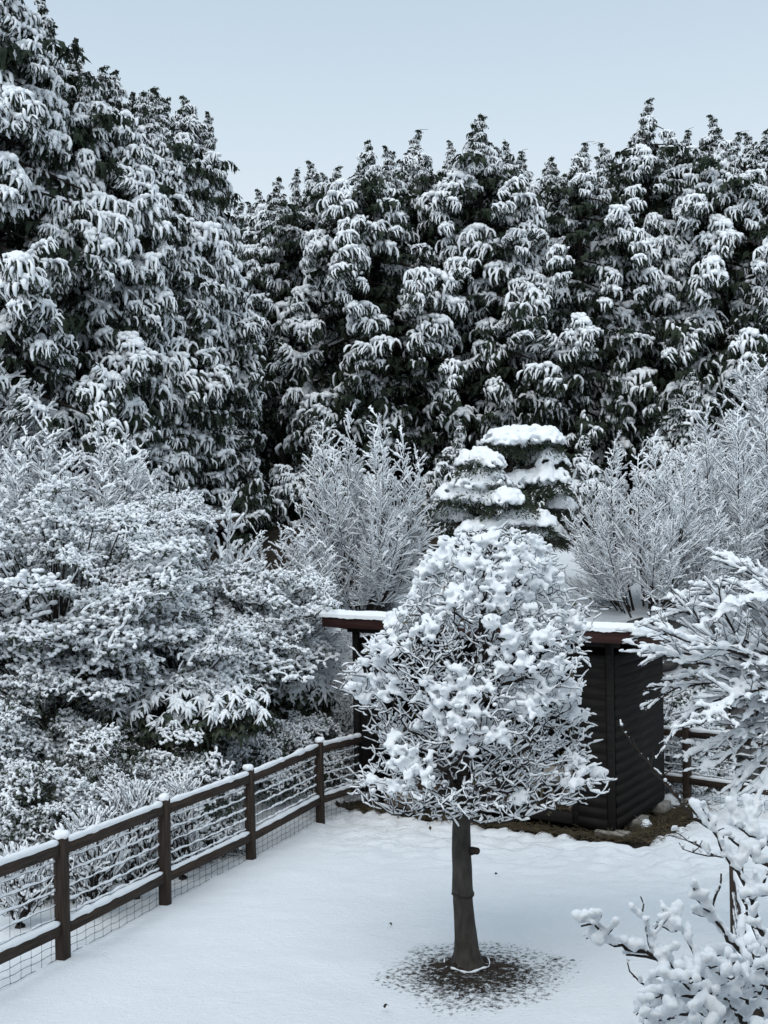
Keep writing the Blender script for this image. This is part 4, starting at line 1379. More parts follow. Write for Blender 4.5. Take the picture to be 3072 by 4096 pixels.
for a_ in ((150, 3060, 12.7, 300, "snowy evergreen bush close behind the fence, biggest of the hedge along the rails", 51, 900, 0.040),
           (-40, 2740, 13.8, 300, "dark evergreen bush in deep shade under the large spreading tree", 52, 700, 0.036),
           (420, 2960, 13.6, 260, "snow speckled evergreen bush between the large tree and the long fence", 53, 800, 0.036),
           (720, 2960, 14.2, 230, "low evergreen bush with thin snow under the drooping broad leaved shrub", 54, 700, 0.032),
           (1040, 2890, 16.6, 220, "low fine leaved bush frosted with snow along the fence beside the broad leaved shrub", 55, 900, 0.028),
           (1225, 2850, 17.9, 130, "small frosted bush where the fence meets the shed", 56, 600, 0.028),
           (2760, 2700, 18.4, 160, "snowy evergreen bush behind the fence at the back corner of the shed", 57, 600, 0.045),
           (330, 2730, 14.8, 300, "tangled evergreen bush below the lowest tier of the large spreading tree", 58, 900, 0.034)):
    dome_bush("evergreen_bush", *a_[:4], a_[4], a_[5], a_[6], a_[7], group="evergreen bushes behind the fences")


def rosette(seed):
    r = np.random.default_rng(seed); lf, sn = Geo(), Geo()
    n = 8
    az = np.arange(n) / n * 6.283 + r.normal(0, 0.2, n)
    L = r.uniform(0.11, 0.17, n); dr = r.uniform(0.5, 1.1, n)
    t = np.linspace(0, 1, 4)
    h = np.stack([np.cos(az), np.sin(az), 0 * az], 1); S = np.stack([-np.sin(az), np.cos(az), 0 * az], 1)
    path = h[:, None] * (L[:, None] * t * 0.85)[:, :, None]
    path[:, :, 2] -= L[:, None] * dr[:, None] * t ** 1.6
    w = np.array([0.006, 0.024, 0.022, 0.003])[None, :, None]
    V = np.stack([path + S[:, None] * w, path - S[:, None] * w], 2)
    idx = np.arange(n * 8).reshape(n, 4, 2)
    lf.add(V.reshape(-1, 3), F4=np.stack([idx[:, :-1, 0], idx[:, :-1, 1], idx[:, 1:, 1], idx[:, 1:, 0]], -1).reshape(-1, 4))
    has = r.uniform(size=n) < 0.8
    sp = path.copy(); sp[:, :, 2] += 0.008
    sn.tubes(sp[has], np.array([0.016, 0.026, 0.024, 0.008])[None] * r.uniform(0.7, 1.2, (has.sum(), 1)), 5, a=1, b=0.6, off=0.3, cap=False)
    sn.blobs([(0, 0, 0.012), (0.03, 0.02, 0.0), (-0.03, 0.01, 0)], [(0.05, 0.05, 0.035), (0.035, 0.035, 0.03), (0.035, 0.03, 0.03)], ICO0, 0.05)
    return sn.arrays(), lf.arrays()


def broadleaf_shrub(px, py, d, half_px, half_py, label, seed, n):
    r = np.random.default_rng(seed)
    c = P(px, py, d); z0 = float(gz(c[0], d)) - 0.03
    W, Hh = half_px / FPX * d, half_py / FPX * d
    ros = [rosette(seed + k) for k in range(5)]
    lf, sn, g = Geo(), Geo(), Geo()
    v = r.normal(size=(n * 2, 3)); v /= np.linalg.norm(v, axis=1, keepdims=True); v = v[v[:, 2] > -0.55][:n]
    pts = c + v * np.array([W, W * 0.7, Hh]) * r.uniform(0.7, 1.0, (len(v), 1))
    base = np.array([c[0], d, z0])
    roots = [(curve(base, [c[0], d, c[2] - Hh * 0.5], 4), -1)]
    N, PA, order, _ = grow(pts, roots, 0.3)
    rad, cnt, kids = radii(N, PA, order, 0.005, 0.04)
    wood(g, N, PA, rad, r)
    for p, vv in zip(pts, v):
        s_, f_ = ros[r.integers(5)]
        sc = r.uniform(0.6, 1.05); a = r.uniform(0, 6.28); tilt = r.uniform(-0.1, 0.7)
        rl = 0.35 * r.normal(); a = math.atan2(vv[1], vv[0]) + r.normal(0, 0.8)
        place(lf, f_, p, sc, a, tilt, rl)
        if vv[2] > -0.2 + 0.5 * r.uniform():
            place(sn, s_, p + np.array([0, 0, 0.005]), sc, a, tilt, rl)
    root = tree_thing("broadleaf_shrub", base, label, "shrub")
    put(root, "branches", g.mesh("branches"), M['twig'])
    put(root, "foliage", lf.mesh("foliage", False), M['leaf'], "stuff")
    put(root, "branch_snow", sn.mesh("branch_snow"), M['snow'])


broadleaf_shrub(760, 2850, 15.2, 350, 140, "evergreen shrub with drooping broad leaves weighed down by snow above the fence", 61, 520)
broadleaf_shrub(1190, 2790, 18.4, 150, 120, "evergreen shrub with long hanging snowy leaves beside the open end of the shed", 66, 280)

for a_ in ((370, 3640, 11.55, 3270, 150, "twiggy bush of upright stems with snow tipped twigs seen through the fence wires", 71, 520),
           (545, 3560, 12.2, 3140, 120, "twiggy snow tipped bush rising over the top rail beside the second fence bay", 72, 520),
           (80, 3680, 11.2, 3420, 130, "small twiggy bush bent under snow behind the first fence bay", 73, 360),
           (730, 3480, 13.0, 3140, 100, "little twiggy bush beside the dark gap behind the fence wires", 74, 320)):
    vase_tree("twiggy_bush", a_[0], a_[1], a_[2], a_[3], a_[4], a_[5], a_[6], a_[7], 14, 0.017, cat="shrub", group="twiggy bushes close behind the long fence", shoot=0.09, widest=0.7, twig_r=0.003)

# ------------------------------------------------------------------ clipped cloud pine behind the shed
def cloud_pine():
    r = np.random.default_rng(81)
    d = 21.0
    pads = [(2000, 1780, 100, 52, -0.1), (2130, 1765, 130, 55, 0.1), (1915, 1850, 90, 48, -0.35), (2060, 1760, 120, 50, 0.5), (2200, 1850, 75, 45, 0.2),
            (1960, 1945, 150, 60, -0.3), (2100, 1930, 110, 55, 0.2), (1850, 2000, 130, 60, -0.15), (2040, 2010, 110, 50, -0.6), (2190, 1920, 90, 50, 0.0),
            (2100, 2095, 120, 48, -0.35), (1925, 2125, 110, 48, -0.4), (1800, 2080, 90, 40, 0.2), (2230, 2030, 70, 40, 0.4), (2190, 2140, 80, 40, 0.1)]
    b = P(2040, 2250, d); z0 = float(gz(b[0], d)) - 0.05
    base = np.array([b[0], d, z0])
    top = P(2050, 1790, d)
    trunk = np.array([base, P(2070, 2200, d), P(2020, 2100, d + 0.1), P(2090, 1990, d), P(2040, 1890, d + 0.05), top])
    g, nd, s = Geo(), Geo(), Geo()
    g.tubes(trunk[None], np.array([[0.13, 0.12, 0.11, 0.09, 0.065, 0.03]]), 9)
    for (px, py, hw, hh, dd) in pads:
        c = P(px, py, d + dd); W = hw / FPX * d; Hh = hh / FPX * d
        j = int(np.argmin(((trunk - c) ** 2).sum(1) + 100 * (trunk[:, 2] > c[2] + 0.05)))
        g.tubes(curve(trunk[j], c - [0, 0, 0.1], 5, (0, 0, 0.06))[None], np.array([[0.05, 0.042, 0.034, 0.026, 0.016]]), 6)
        for k in range(9):
            ox, oy = (r.uniform(-0.62, 0.62, 2)) if k else (0, 0)
            w2 = W * r.uniform(0.40, 0.62); h2 = Hh * r.uniform(0.7, 1.1)
            c2 = c + np.array([ox * W, oy * W * 0.8, Hh * (0.35 - 0.9 * (ox * ox + oy * oy)) * r.uniform(0.6, 1.2)])
            n = int(130 * w2 / 0.3)
            q = np.sqrt(r.uniform(0, 1, n)); a = r.uniform(0, 6.283, n)
            pt = np.stack([c2[0] + np.cos(a) * q * w2, c2[1] + np.sin(a) * q * w2, c2[2] + h2 * (0.95 - 1.15 * q ** 2.2) * r.uniform(0.85, 1.1, n)], 1)
            sz = r.uniform(0.022, 0.05, n)
            s.blobs(pt, np.stack([sz * 1.1, sz, sz * 0.8], 1), ICO1, 0.06)
        m = 1100
        q = np.sqrt(r.uniform(0, 1, m)); a = r.uniform(0, 6.283, m)
        p0 = np.stack([c[0] + np.cos(a) * q * W * 1.02, c[1] + np.sin(a) * q * W * 0.84, c[2] - 0.03 + Hh * (0.75 - 1.5 * q ** 2.4) - r.uniform(0, 0.14, m)], 1)
        dv = np.stack([np.cos(a) * 0.8, np.sin(a) * 0.8, r.uniform(-1.0, 0.4, m)], 1) + r.normal(0, 0.4, (m, 3)); dv /= np.linalg.norm(dv, axis=1, keepdims=True)
        wv = np.cross(dv, r.normal(size=(m, 3))); wv /= np.linalg.norm(wv, axis=1, keepdims=True)
        L = r.uniform(0.05, 0.13, (m, 1))
        nd.add(np.stack([p0, p0 + dv * L * 0.5 + wv * 0.012, p0 + dv * L, p0 + dv * L * 0.5 - wv * 0.012], 1).reshape(-1, 3), F4=np.arange(m * 4).reshape(m, 4))
    root = tree_thing("cloud_pine", base, "clipped pine with round cloud pads piled with snow behind the shed roof", "tree")
    put(root, "trunk", g.mesh("trunk"), M['bark'])
    put(root, "foliage", nd.mesh("foliage", False), M['leaf'], "stuff")
    put(root, "pad_snow", remesh(s, "pad_snow", 0.028, 1, 0.024, 12), M['snow'])


cloud_pine()

# ------------------------------------------------------------------ the pruned tree on the lawn
def lawn_tree():
    r = np.random.default_rng(91)
    d = TREE[1]
    zg = float(gz(*TREE))
    S = d / FPX
    base = np.array([TREE[0], d, zg])
    # (centre px, py, radius m) up the wrapped trunk
    prof = [(1868, 3876, 0.205), (1868, 3856, 0.165), (1867, 3835, 0.138), (1867, 3801, 0.117), (1864, 3750, 0.104), (1859, 3693, 0.095), (1853, 3620, 0.090), (1851, 3585, 0.088),
            (1851, 3573, 0.098), (1850, 3555, 0.097), (1849, 3475, 0.091), (1846, 3394, 0.088), (1845, 3313, 0.083), (1849, 3250, 0.080)]
    line = np.array([P(a, b, d) for a, b, c in prof]); rad = np.array([c for a, b, c in prof])
    root = tree_thing("pruned_tree", base, "round headed pruned tree on a wrapped bare trunk in the middle of the lawn", "tree")
    g = Geo()
    th = np.arange(20) / 20 * 6.283
    fine = np.linspace(0, len(line) - 1, 66)
    ln = np.stack([np.interp(fine, np.arange(len(line)), line[:, k]) for k in range(3)], 1); rf = np.interp(fine, np.arange(len(line)), rad)
    V = np.stack([ln[:, None, 0] + np.cos(th) * rf[:, None] * (1 + 0.05 * (vnoise(th * 1.2, fine[:, None] * 0.6 + 0 * th, 3) - 0.5) + 0.05 * (vnoise(th * 3 + 0 * fine[:, None], fine[:, None] * 1.4 + 0 * th, 4) - 0.5)),
                  ln[:, None, 1] + np.sin(th) * rf[:, None], ln[:, None, 2] + 0 * th], -1)
    idx = np.arange(66 * 20).reshape(66, 20)
    g.add(V.reshape(-1, 3), F4=np.stack([idx[:-1], np.roll(idx[:-1], -1, 1), np.roll(idx[1:], -1, 1), idx[1:]], -1).reshape(-1, 4))
    put(root, "trunk_wrap", g.mesh("trunk_wrap"), M['wrap'])
    # tie cord
    c = P(1851, 3574, d); a = np.linspace(0, 6.283, 25)
    t = Geo(); t.tubes(np.stack([c[0] + np.cos(a) * 0.100, c[1] + np.sin(a) * 0.100, c[2] + 0.012 * np.sin(a * 2)], 1)[None], np.full((1, 25), 0.006), 6, cap=False)
    put(root, "tie_cord", t.mesh("tie_cord"), M['bark'])
    # sawn stub
    c = P(1872, 3396, d)
    t = Geo(); t.tubes(np.array([[c + [0, 0, -0.02], c + [0.05, -0.05, 0.0], c + [0.075, -0.095, 0.01]]]), np.array([[0.045, 0.034, 0.032]]), 10)
    put(root, "branch_stub", t.mesh("branch_stub"), M['bark'])
    # roots half out of the ground
    for k, (a0, L) in enumerate(((3.3, 0.75), (3.75, 0.62), (2.9, 0.6), (4.35, 0.42), (5.6, 0.55), (6.1, 0.62), (0.5, 0.4))):
        t = np.linspace(0, 1, 9)
        aa = a0 + np.cumsum(r.normal(0, 0.10, 9))
        rr = 0.13 + L * t
        x = base[0] + np.cos(aa) * rr; y = d + np.sin(aa) * rr
        z = gz(x, y) - 0.062 + 0.022 * np.sin(t * 9 + k) * (1 - t) + 0.035 * (1 - t) ** 2
        q = Geo(); q.tubes(np.stack([x, y, z], 1)[None], (0.033 * (1 - t) ** 0.7 + 0.008)[None], 7)
        ob = put(root, "root", q.mesh("root"), M['bark'])
        q = Geo(); q.tubes(np.stack([x, y, z + 0.022], 1)[None, 2:], ((0.016 * (1 - t) ** 0.6 + 0.002) * r.uniform(0.1, 1.1, 9))[None, 2:], 6, b=0.7)
        link("root_snow", q.mesh("root_snow"), M['snow'], ob)
    # snow caught on the flared foot of the wrap
    a = np.linspace(2.9, 6.6, 30)
    t = Geo(); t.tubes(np.stack([base[0] + np.cos(a) * 0.205, d + np.sin(a) * 0.205, zg + 0.005 + 0.01 * np.sin(a * 5)], 1)[None], (0.003 + 0.012 * vnoise(a * 4, a * 0, 5))[None], 7)
    put(root, "foot_snow", t.mesh("foot_snow"), M['snow'])
    # crown ------------------------------------------------------------
    ys = np.array([2105, 2160, 2250, 2350, 2450, 2600, 2750, 2900, 3020, 3110, 3190, 3260])
    hw = np.array([0.05, 0.44, 0.62, 0.70, 0.88, 1.05, 1.06, 0.98, 1.06, 1.14, 0.86, 0.3])
    cx = np.array([1960, 1975, 1975, 1960, 1930, 1890, 1870, 1890, 1900, 1895, 1880, 1860])
    def ring(py):
        c = P(np.interp(py, ys, cx), py, d)
        return c, np.interp(py, ys, hw)
    n = 6400
    pts, nrm, qs = [], [], []
    while len(pts) < n:
        py = r.uniform(2110, 3250)
        c, w = ring(py)
        if r.uniform() > w / 1.16: continue
        a = r.uniform(0, 6.283)
        lob = 0.97 + 0.11 * math.sin(3 * a + py * 0.011) + 0.08 * math.sin(5 * a - py * 0.017)
        q = r.uniform(0.80, 1.0) if r.uniform() < 0.66 else r.uniform(0.25, 0.8)
        pts.append(c + np.array([math.cos(a), math.sin(a), 0]) * w * lob * q); qs.append(q)
    pts = np.array(pts); qs = np.array(qs)
    lead = np.array([P(1849, 3250, d), P(1852, 3100, d), P(1870, 2900, d), P(1890, 2700, d + 0.03), P(1920, 2500, d), P(1945, 2330, d), P(1960, 2210, d)])
    roots = [(lead, -1)]
    for k in range(13):
        py = 3150 - k * 68 + r.uniform(-20, 20)
        t0 = np.array([np.interp(-py, -np.array([3250, 3100, 2900, 2700, 2500, 2330, 2210][::1]), lead[:, j]) for j in range(3)])
        a = k * 2.4 + 0.6
        c, w = ring(py - 120)
        tip = c + np.array([math.cos(a), math.sin(a), 0]) * w * 0.72
        roots.append((curve(t0, tip, 8, (0, 0, 0.07)) + r.normal(0, 0.015, (8, 3)), 0))
    N, PA, order, _ = grow(pts, roots, 0.28)
    ax = np.array([lead[2][0], d])
    def dw(p):
        v = p[:, :2] - ax; v = v / (np.linalg.norm(v, axis=1, keepdims=True) + 1e-6)
        return np.concatenate([v * 0.6, np.full((len(p), 1), 0.1)], 1)
    N, PA, order = spread(N, PA, order, dw, 0.08, r, 0.7, 0.15)
    rd, cnt, kids = radii(N, PA, order, 0.0027, 0.075, 0.5)
    g, s = Geo(), Geo()
    pl, Rr = wood(g, N, PA, rd, r, 0.008, 0.10)
    put(root, "branches", g.mesh("branches"), M['twig'])
    twig_snow(s, pl, Rr, 0.0100, r, 0.04, 0.92, keepdir=0.35, sides=4)
    put(root, "twig_snow", s.mesh("twig_snow"), M['snow'])
    # cushions of snow on the shoulders of the crown
    cu = [(1780, 2170, 120), (1960, 2150, 120), (2130, 2190, 110), (2230, 2280, 90), (1700, 2260, 110), (1880, 2250, 150), (2050, 2280, 140), (1620, 2360, 80), (1800, 2380, 110), (1960, 2390, 110),
          (2150, 2390, 90), (2280, 2480, 100), (2180, 2520, 90), (1480, 2640, 100), (1560, 2570, 80), (1430, 2760, 70), (1520, 2760, 90), (1760, 2740, 130), (1880, 2760, 130), (1700, 2860, 120),
          (1840, 2880, 120), (1960, 2940, 80), (2060, 2620, 120), (2180, 2640, 120), (2010, 2540, 70), (2270, 2740, 110), (2180, 2790, 100), (2320, 2850, 70), (2080, 2830, 90), (1620, 3050, 80), (1680, 3100, 110),
          (1540, 2960, 60), (2330, 3040, 80), (2390, 3090, 60), (2280, 3120, 60), (1590, 3150, 50), (1850, 2990, 60), (1940, 2520, 60), (1500, 3140, 40), (2080, 3190, 35), (1700, 2500, 70), (1560, 2470, 60)]
    C = []
    for px, py, rp in cu:
        c, w = ring(py); p = P(px, py, d); dx = p[0] - c[0]
        dep = math.sqrt(max(w * w - dx * dx, 0.0)) * 0.93
        yb = d - dep
        p = P(px, py, yb); C.append((np.array([p[0], yb, p[2]]), rp * S))
    for k in range(40):                       # and round the far side
        py = r.uniform(2150, 3000); c, w = ring(py); a = r.uniform(0.2, 2.95)
        C.append((c + np.array([math.cos(a), math.sin(a), 0]) * w * 0.95, r.uniform(0.15, 0.28)))
    b = Geo()
    shell = N[len(N) - len(pts):]
    for c, rr in C:
        m = int(12 + 330 * rr)
        dlt = pts - c
        dist = np.sqrt((dlt[:, 0] ** 2 + dlt[:, 1] ** 2) + (dlt[:, 2] * 1.25) ** 2)
        near = np.where((dist < rr * 0.95) & (qs > 0.8))[0]
        if len(near) < 3: continue
        pk = near[r.integers(0, len(near), m)]
        q = pts[pk] + r.normal(0, 0.02, (m, 3))
        f = 1 - np.clip(dist[pk] / (rr * 1.05), 0, 1)
        sz = r.uniform(0.011, 0.026, m) * (0.8 + 0.95 * f)
        b.blobs(q + np.stack([0 * sz, 0 * sz, sz * 0.5], 1), np.stack([sz * 1.2, sz * 1.1, sz * 0.8], 1), ICO1, 0.06)
    put(root, "cushion_snow", remesh(b, "cushion_snow", 0.0142, 1, 0.013, 24), M['snow'])
    lf = leaf_quads(r, pts, 420, 0.045)
    put(root, "leaves", lf.mesh("leaves", False), M['dry_leaf'], "stuff")


lawn_tree()

# ------------------------------------------------------------------ maple reaching in from the right
def right_maple():
    r = np.random.default_rng(101)
    d0 = 10.2
    b = P(3560, 3000, d0); z0 = float(gz(b[0], d0)) - 0.05
    base = np.array([b[0], d0, z0])
    trunk = np.array([base, P(3550, 3400, d0), P(3520, 3050, d0), P(3460, 2800, d0), P(3420, 2560, d0)])
    L = lambda pts, dd: np.array([P(a, b_, d0 + q) for (a, b_), q in zip(pts, dd)])
    limbs = [L([(3480, 2850), (3250, 2760), (3072, 2683), (2931, 2614), (2834, 2564), (2776, 2466), (2748, 2386)], np.linspace(0, -0.5, 7)),
             L([(3480, 2860), (3200, 2720), (3060, 2690), (2938, 2672), (2800, 2640), (2650, 2620), (2560, 2600)], np.linspace(0, -0.9, 7)),
             L([(3470, 2820), (3200, 2600), (3000, 2500), (2850, 2440), (2700, 2450), (2600, 2480)], np.linspace(0, 0.3, 6)),
             L([(3440, 2650), (3200, 2420), (3020, 2300), (2900, 2260)], np.linspace(0, 0.2, 4)),
             L([(3500, 2950), (3250, 2800), (3040, 2760), (2900, 2790), (2780, 2850), (2690, 2930)], np.linspace(0, -0.7, 6)),
             L([(3500, 2980), (3260, 2860), (3100, 2860), (2960, 2920), (2840, 2990), (2740, 3040)], np.linspace(0, -0.3, 6)),
             L([(3510, 3020), (3300, 2950), (3130, 2980), (3010, 3080), (2930, 3200)], np.linspace(0, -0.5, 5)),
             L([(3470, 2800), (3230, 2680), (3020, 2600), (2820, 2560), (2640, 2540), (2520, 2560)], np.linspace(0, 0.5, 6)),
             L([(3490, 2900), (3240, 2780), (3020, 2720), (2840, 2730), (2700, 2760), (2610, 2810)], np.linspace(0, 0.1, 6)),
             L([(3440, 2620), (3250, 2480), (3120, 2380), (2990, 2400), (2880, 2450)], np.linspace(0, -0.8, 5))]
    g, s = Geo(), Geo()
    g.tubes(trunk[None], np.array([[0.13, 0.115, 0.10, 0.08, 0.05]]), 9)
    K = 9; S0 = []
    extra = []
    for l in limbs:
        j = np.array([r.uniform(-0.05, 0.25), r.uniform(-0.6, 0.6), r.uniform(-0.22, 0.22)])
        extra.append(l + j * np.linspace(0, 1, len(l))[:, None] ** 0.7)
    for l in limbs + extra:
        seg = np.concatenate([[0], np.cumsum(np.linalg.norm(np.diff(l, axis=0), axis=1))])
        tt = np.linspace(0, seg[-1], K)
        S0.append(np.stack([np.interp(tt, seg, l[:, k]) for k in range(3)], 1) + r.normal(0, 0.01, (K, 3)))
    S0 = np.array(S0)
    tp = np.linspace(1, 0.2, K)
    g.tubes(S0, np.repeat(tp[None], len(S0), 0) * 0.026, 6, cap=False)
    L1 = side_twigs(r, S0, 0.062, 0.12, 0.60, lambda rem, tot: 0.30 * rem + 0.13 + 0.04 * tot, 0.03, 0.5)
    L2 = side_twigs(r, L1, 0.075, 0.15, 0.6, lambda rem, tot: 0.40 * rem + 0.045, 0.02, 0.45)
    l1 = np.linalg.norm(L1[:, 2] - L1[:, 0], axis=1)[:, None]
    R1 = (0.0025 + 0.004 * l1) * np.array([[1, 0.75, 0.5]]); R2 = np.full((len(L2), 3), 0.0021)
    g.tubes(L1, R1, 4, cap=False); g.tubes(L2, R2, 3, cap=False)
    segs = np.stack([S0[:, :-1], (S0[:, :-1] + S0[:, 1:]) / 2, S0[:, 1:]], 2).reshape(-1, 3, 3)
    rs = np.repeat((np.repeat(tp[None, :-1], len(S0), 0) * 0.026).reshape(-1, 1), 3, 1)
    twig_snow(s, segs, rs, 0.026, r, 1, 0.95, keepdir=0.2, flat=1.1, off=0.9, sides=6)
    h1 = np.concatenate([np.stack([L1[:, 0], L1[:, 0] * 0.5 + L1[:, 1] * 0.5, L1[:, 1]], 1), np.stack([L1[:, 1], L1[:, 1] * 0.5 + L1[:, 2] * 0.5, L1[:, 2]], 1)])
    twig_snow(s, h1, np.concatenate([R1, R1]), 0.0165, r, 1, 0.95, keepdir=0.5, flat=1.1, off=0.95, sides=6, lump=0.35)
    twig_snow(s, L2, R2, 0.0125, r, 1, 0.9, keepdir=0.5, flat=1.1, off=0.95, sides=6, lump=0.35)
    root = tree_thing("snowy_maple", base, "bare maple with snow heaped along fans of drooping branches before the shed wall", "tree")
    put(root, "trunk", g.mesh("trunk"), M['twig'])
    put(root, "branch_snow", remesh(s, "branch_snow", 0.0155, 1, 0.009, 26), M['snow'])


right_maple()

# ------------------------------------------------------------------ thorny tree close to the camera
def near_tree():
    r = np.random.default_rng(111)
    d0 = 5.0
    b = P(3090, 4096, d0); z0 = float(gz(b[0], d0)) - 0.05
    base = np.array([b[0] + 0.05, d0, z0])
    root = tree_thing("thorny_tree", base, "thorny bare tree with thick clods of snow on crooked twigs close to the house", "tree")
    def ln(pts, dd=(0, 0)):
        q = np.linspace(dd[0], dd[1], len(pts))
        return np.array([P(a, b_, d0 + k) for (a, b_), k in zip(pts, q)])
    br = [  # (polyline, thick radius, thin radius, snow)
        (np.array([base, P(3080, 4700, d0), P(3050, 4300, d0), P(3000, 4150, d0)]), 0.045, 0.022, 0),
        (ln([(3000, 4150), (2973, 4084), (2924, 4024), (2886, 3976), (2773, 3965), (2719, 3922)], (0, -0.25)), 0.016, 0.004, 1.0),
        (ln([(2985, 4110), (2880, 3960), (2790, 3905), (2659, 3851), (2600, 3830), (2503, 3819)], (0, 0.1)), 0.015, 0.005, 1.0),
        (ln([(2659, 3851), (2589, 3813), (2503, 3792), (2432, 3770), (2400, 3722), (2378, 3689), (2324, 3705)], (0.05, -0.05)), 0.010, 0.004, 1.25),
        (ln([(2432, 3770), (2390, 3765), (2345, 3755)], (0, 0.03)), 0.005, 0.003, 0.8),
        (ln([(2659, 3851), (2600, 3792), (2578, 3678), (2562, 3586)], (0.05, 0.1)), 0.007, 0.003, 0.75),
        (ln([(2830, 3930), (2811, 3889), (2773, 3808), (2719, 3711), (2649, 3635)], (0, 0.15)), 0.009, 0.003, 1.0),
        (ln([(2719, 3711), (2690, 3730), (2640, 3700), (2620, 3715)], (0.1, 0.15)), 0.005, 0.003, 1.2),
        (ln([(3090, 4000), (3065, 3927), (2968, 3808), (2919, 3765), (2838, 3646), (2870, 3576), (2884, 3495)], (0.1, -0.1)), 0.014, 0.004, 1.0),
        (ln([(2838, 3646), (2795, 3603), (2773, 3554)], (-0.05, -0.1)), 0.006, 0.003, 1.4),
        (ln([(3120, 3900), (3050, 3730), (3005, 3603), (2957, 3500), (2892, 3403), (2854, 3300), (2811, 3235)], (0.2, 0.2)), 0.016, 0.004, 1.0),
        (ln([(2892, 3350), (2865, 3322), (2795, 3284), (2773, 3273), (2719, 3192), (2659, 3132), (2578, 3030), (2508, 2949), (2480, 2890)], (0.2, 0.5)), 0.010, 0.0035, 0.55),
        (ln([(3140, 3500), (3072, 3462), (2984, 3408), (2914, 3349)], (0.3, 0.2)), 0.012, 0.005, 1.1),
        (ln([(2892, 3430), (2865, 3424), (2762, 3370), (2697, 3327)], (0.2, 0.3)), 0.004, 0.002, 0.45),
        (ln([(2865, 3424), (2800, 3420), (2740, 3400), (2715, 3370)], (0.2, 0.25)), 0.004, 0.002, 0.45),
        (ln([(3140, 3420), (3050, 3360), (2980, 3330), (2940, 3300)], (0.4, 0.3)), 0.008, 0.003, 1.0),
        (ln([(3000, 4150), (2900, 4080), (2800, 4050), (2700, 4060), (2610, 4090)], (0, -0.3)), 0.012, 0.004, 1.2),
        (ln([(2973, 4084), (2990, 3980), (3020, 3900), (3010, 3820)], (0, -0.2)), 0.010, 0.004, 1.1),
        (ln([(2886, 3976), (2870, 3900), (2900, 3860), (2910, 3830)], (-0.1, -0.25)), 0.008, 0.004, 0.9),
        (ln([(2800, 3990), (2700, 3985), (2620, 3960), (2560, 3930), (2520, 3890), (2510, 3850)], (0.1, 0.15)), 0.008, 0.003, 1.0),
        (ln([(2880, 4060), (2780, 4020), (2680, 4010), (2580, 4020), (2545, 4060)], (0.2, 0.2)), 0.008, 0.003, 1.2),
        (ln([(3060, 4060), (3030, 3990), (3060, 3900), (3072, 3800), (3040, 3700)], (-0.2, -0.2)), 0.010, 0.004, 1.1),
        (ln([(3005, 3603), (3040, 3560), (3072, 3500), (3090, 3440)], (0.2, 0.3)), 0.008, 0.004, 1.1),
        (ln([(2957, 3560), (3000, 3680), (3030, 3760)], (0.2, 0.1)), 0.008, 0.004, 1.2)]
    g, s = Geo(), Geo()
    allseg = []
    for q, (l, r0, r1, sn) in enumerate(br):
        seg = np.concatenate([[0], np.cumsum(np.linalg.norm(np.diff(l, axis=0), axis=1))])
        K = max(6, int(seg[-1] / 0.03))
        tt = np.linspace(0, seg[-1], K)
        pl = np.stack([np.interp(tt, seg, l[:, k]) for k in range(3)], 1)
        pl[1:-1] += r.normal(0, 0.004, (K - 2, 3))
        rr = np.linspace(r0, r1, K)
        g.tubes(pl[None], rr[None], 7)
        if sn <= 0: continue
        for i in range(K):
            thin = sn in (0.45, 0.55)
            if thin and r.uniform() < 0.12: continue
            T = pl[min(i + 1, K - 1)] - pl[max(i - 1, 0)]; T /= np.linalg.norm(T) + 1e-9
            hor = math.sqrt(max(0.0, 1 - T[2] ** 2))
            gap = vnoise(np.array([i * 0.22]), np.array([q * 3.3]), 5)[0]
            k = sn * (0.55 + 0.6 * gap) * (0.45 + 0.6 * hor)
            if gap < 0.16 and sn < 1.2 and not thin: continue
            if thin: k = 0.42 + 0.2 * gap
            rad = 0.021 * k * r.uniform(0.7, 1.25)
            for m in range(4):
                q2 = rad * r.uniform(0.5, 0.95)
                s.blobs([pl[i] + [r.normal(0, rad * 0.35), r.normal(0, rad * 0.5), rr[i] * 0.4 + q2 * 0.7 + rad * (0.45 * m) * r.uniform(0.5, 1.2)]], [(q2 * 1.1, q2, q2 * 0.9)], ICO0, 0.08)
        # short spurs and side twigs, some holding clods
        if q > 0:
            step = 0.055
            for t in np.arange(0.06, seg[-1] - 0.01, step):
                i = int(t / seg[-1] * (K - 1))
                if r.uniform() < 0.85:
                    dv = r.normal(size=3); dv[2] = abs(dv[2]) * 0.8 + 0.1; dv[1] *= 0.8; dv /= np.linalg.norm(dv)
                    Ls = r.choice([0.018, 0.05, 0.10, 0.17], p=[0.4, 0.27, 0.21, 0.12])
                    p0 = pl[i]; e1 = p0 + dv * Ls * 0.5 + r.normal(0, 0.005, 3); e2 = p0 + dv * Ls
                    g.tubes(np.array([[p0, e1, e2]]), np.array([[0.004, 0.003, 0.0022]]) * (0.8 if sn < 0.5 else 1), 5)
                    if Ls > 0.04 and sn > 0.6:
                        n = max(2, int(Ls / 0.016))
                        f = np.linspace(0.05, 0.95, n)[:, None]
                        c = p0 * (1 - f) + e2 * f
                        rad = r.uniform(0.013, 0.024, n) * (1.0 if r.uniform() < 0.8 else 1.5)
                        s.blobs(c + np.stack([0 * rad, 0 * rad, rad * 0.8], 1), np.stack([rad, rad, rad], 1), ICO0, 0.05)
    # dense low mass of side branches
    n = 260
    px = r.uniform(2560, 3150, n); py = r.uniform(3800, 4200, n)
    ok = py > 3890 + 0.0 * px - (px - 2560) * 0.20
    pts = np.array([P(a, b_, d0 + r.uniform(-0.35, 0.5)) for a, b_ in zip(px[ok], py[ok])])
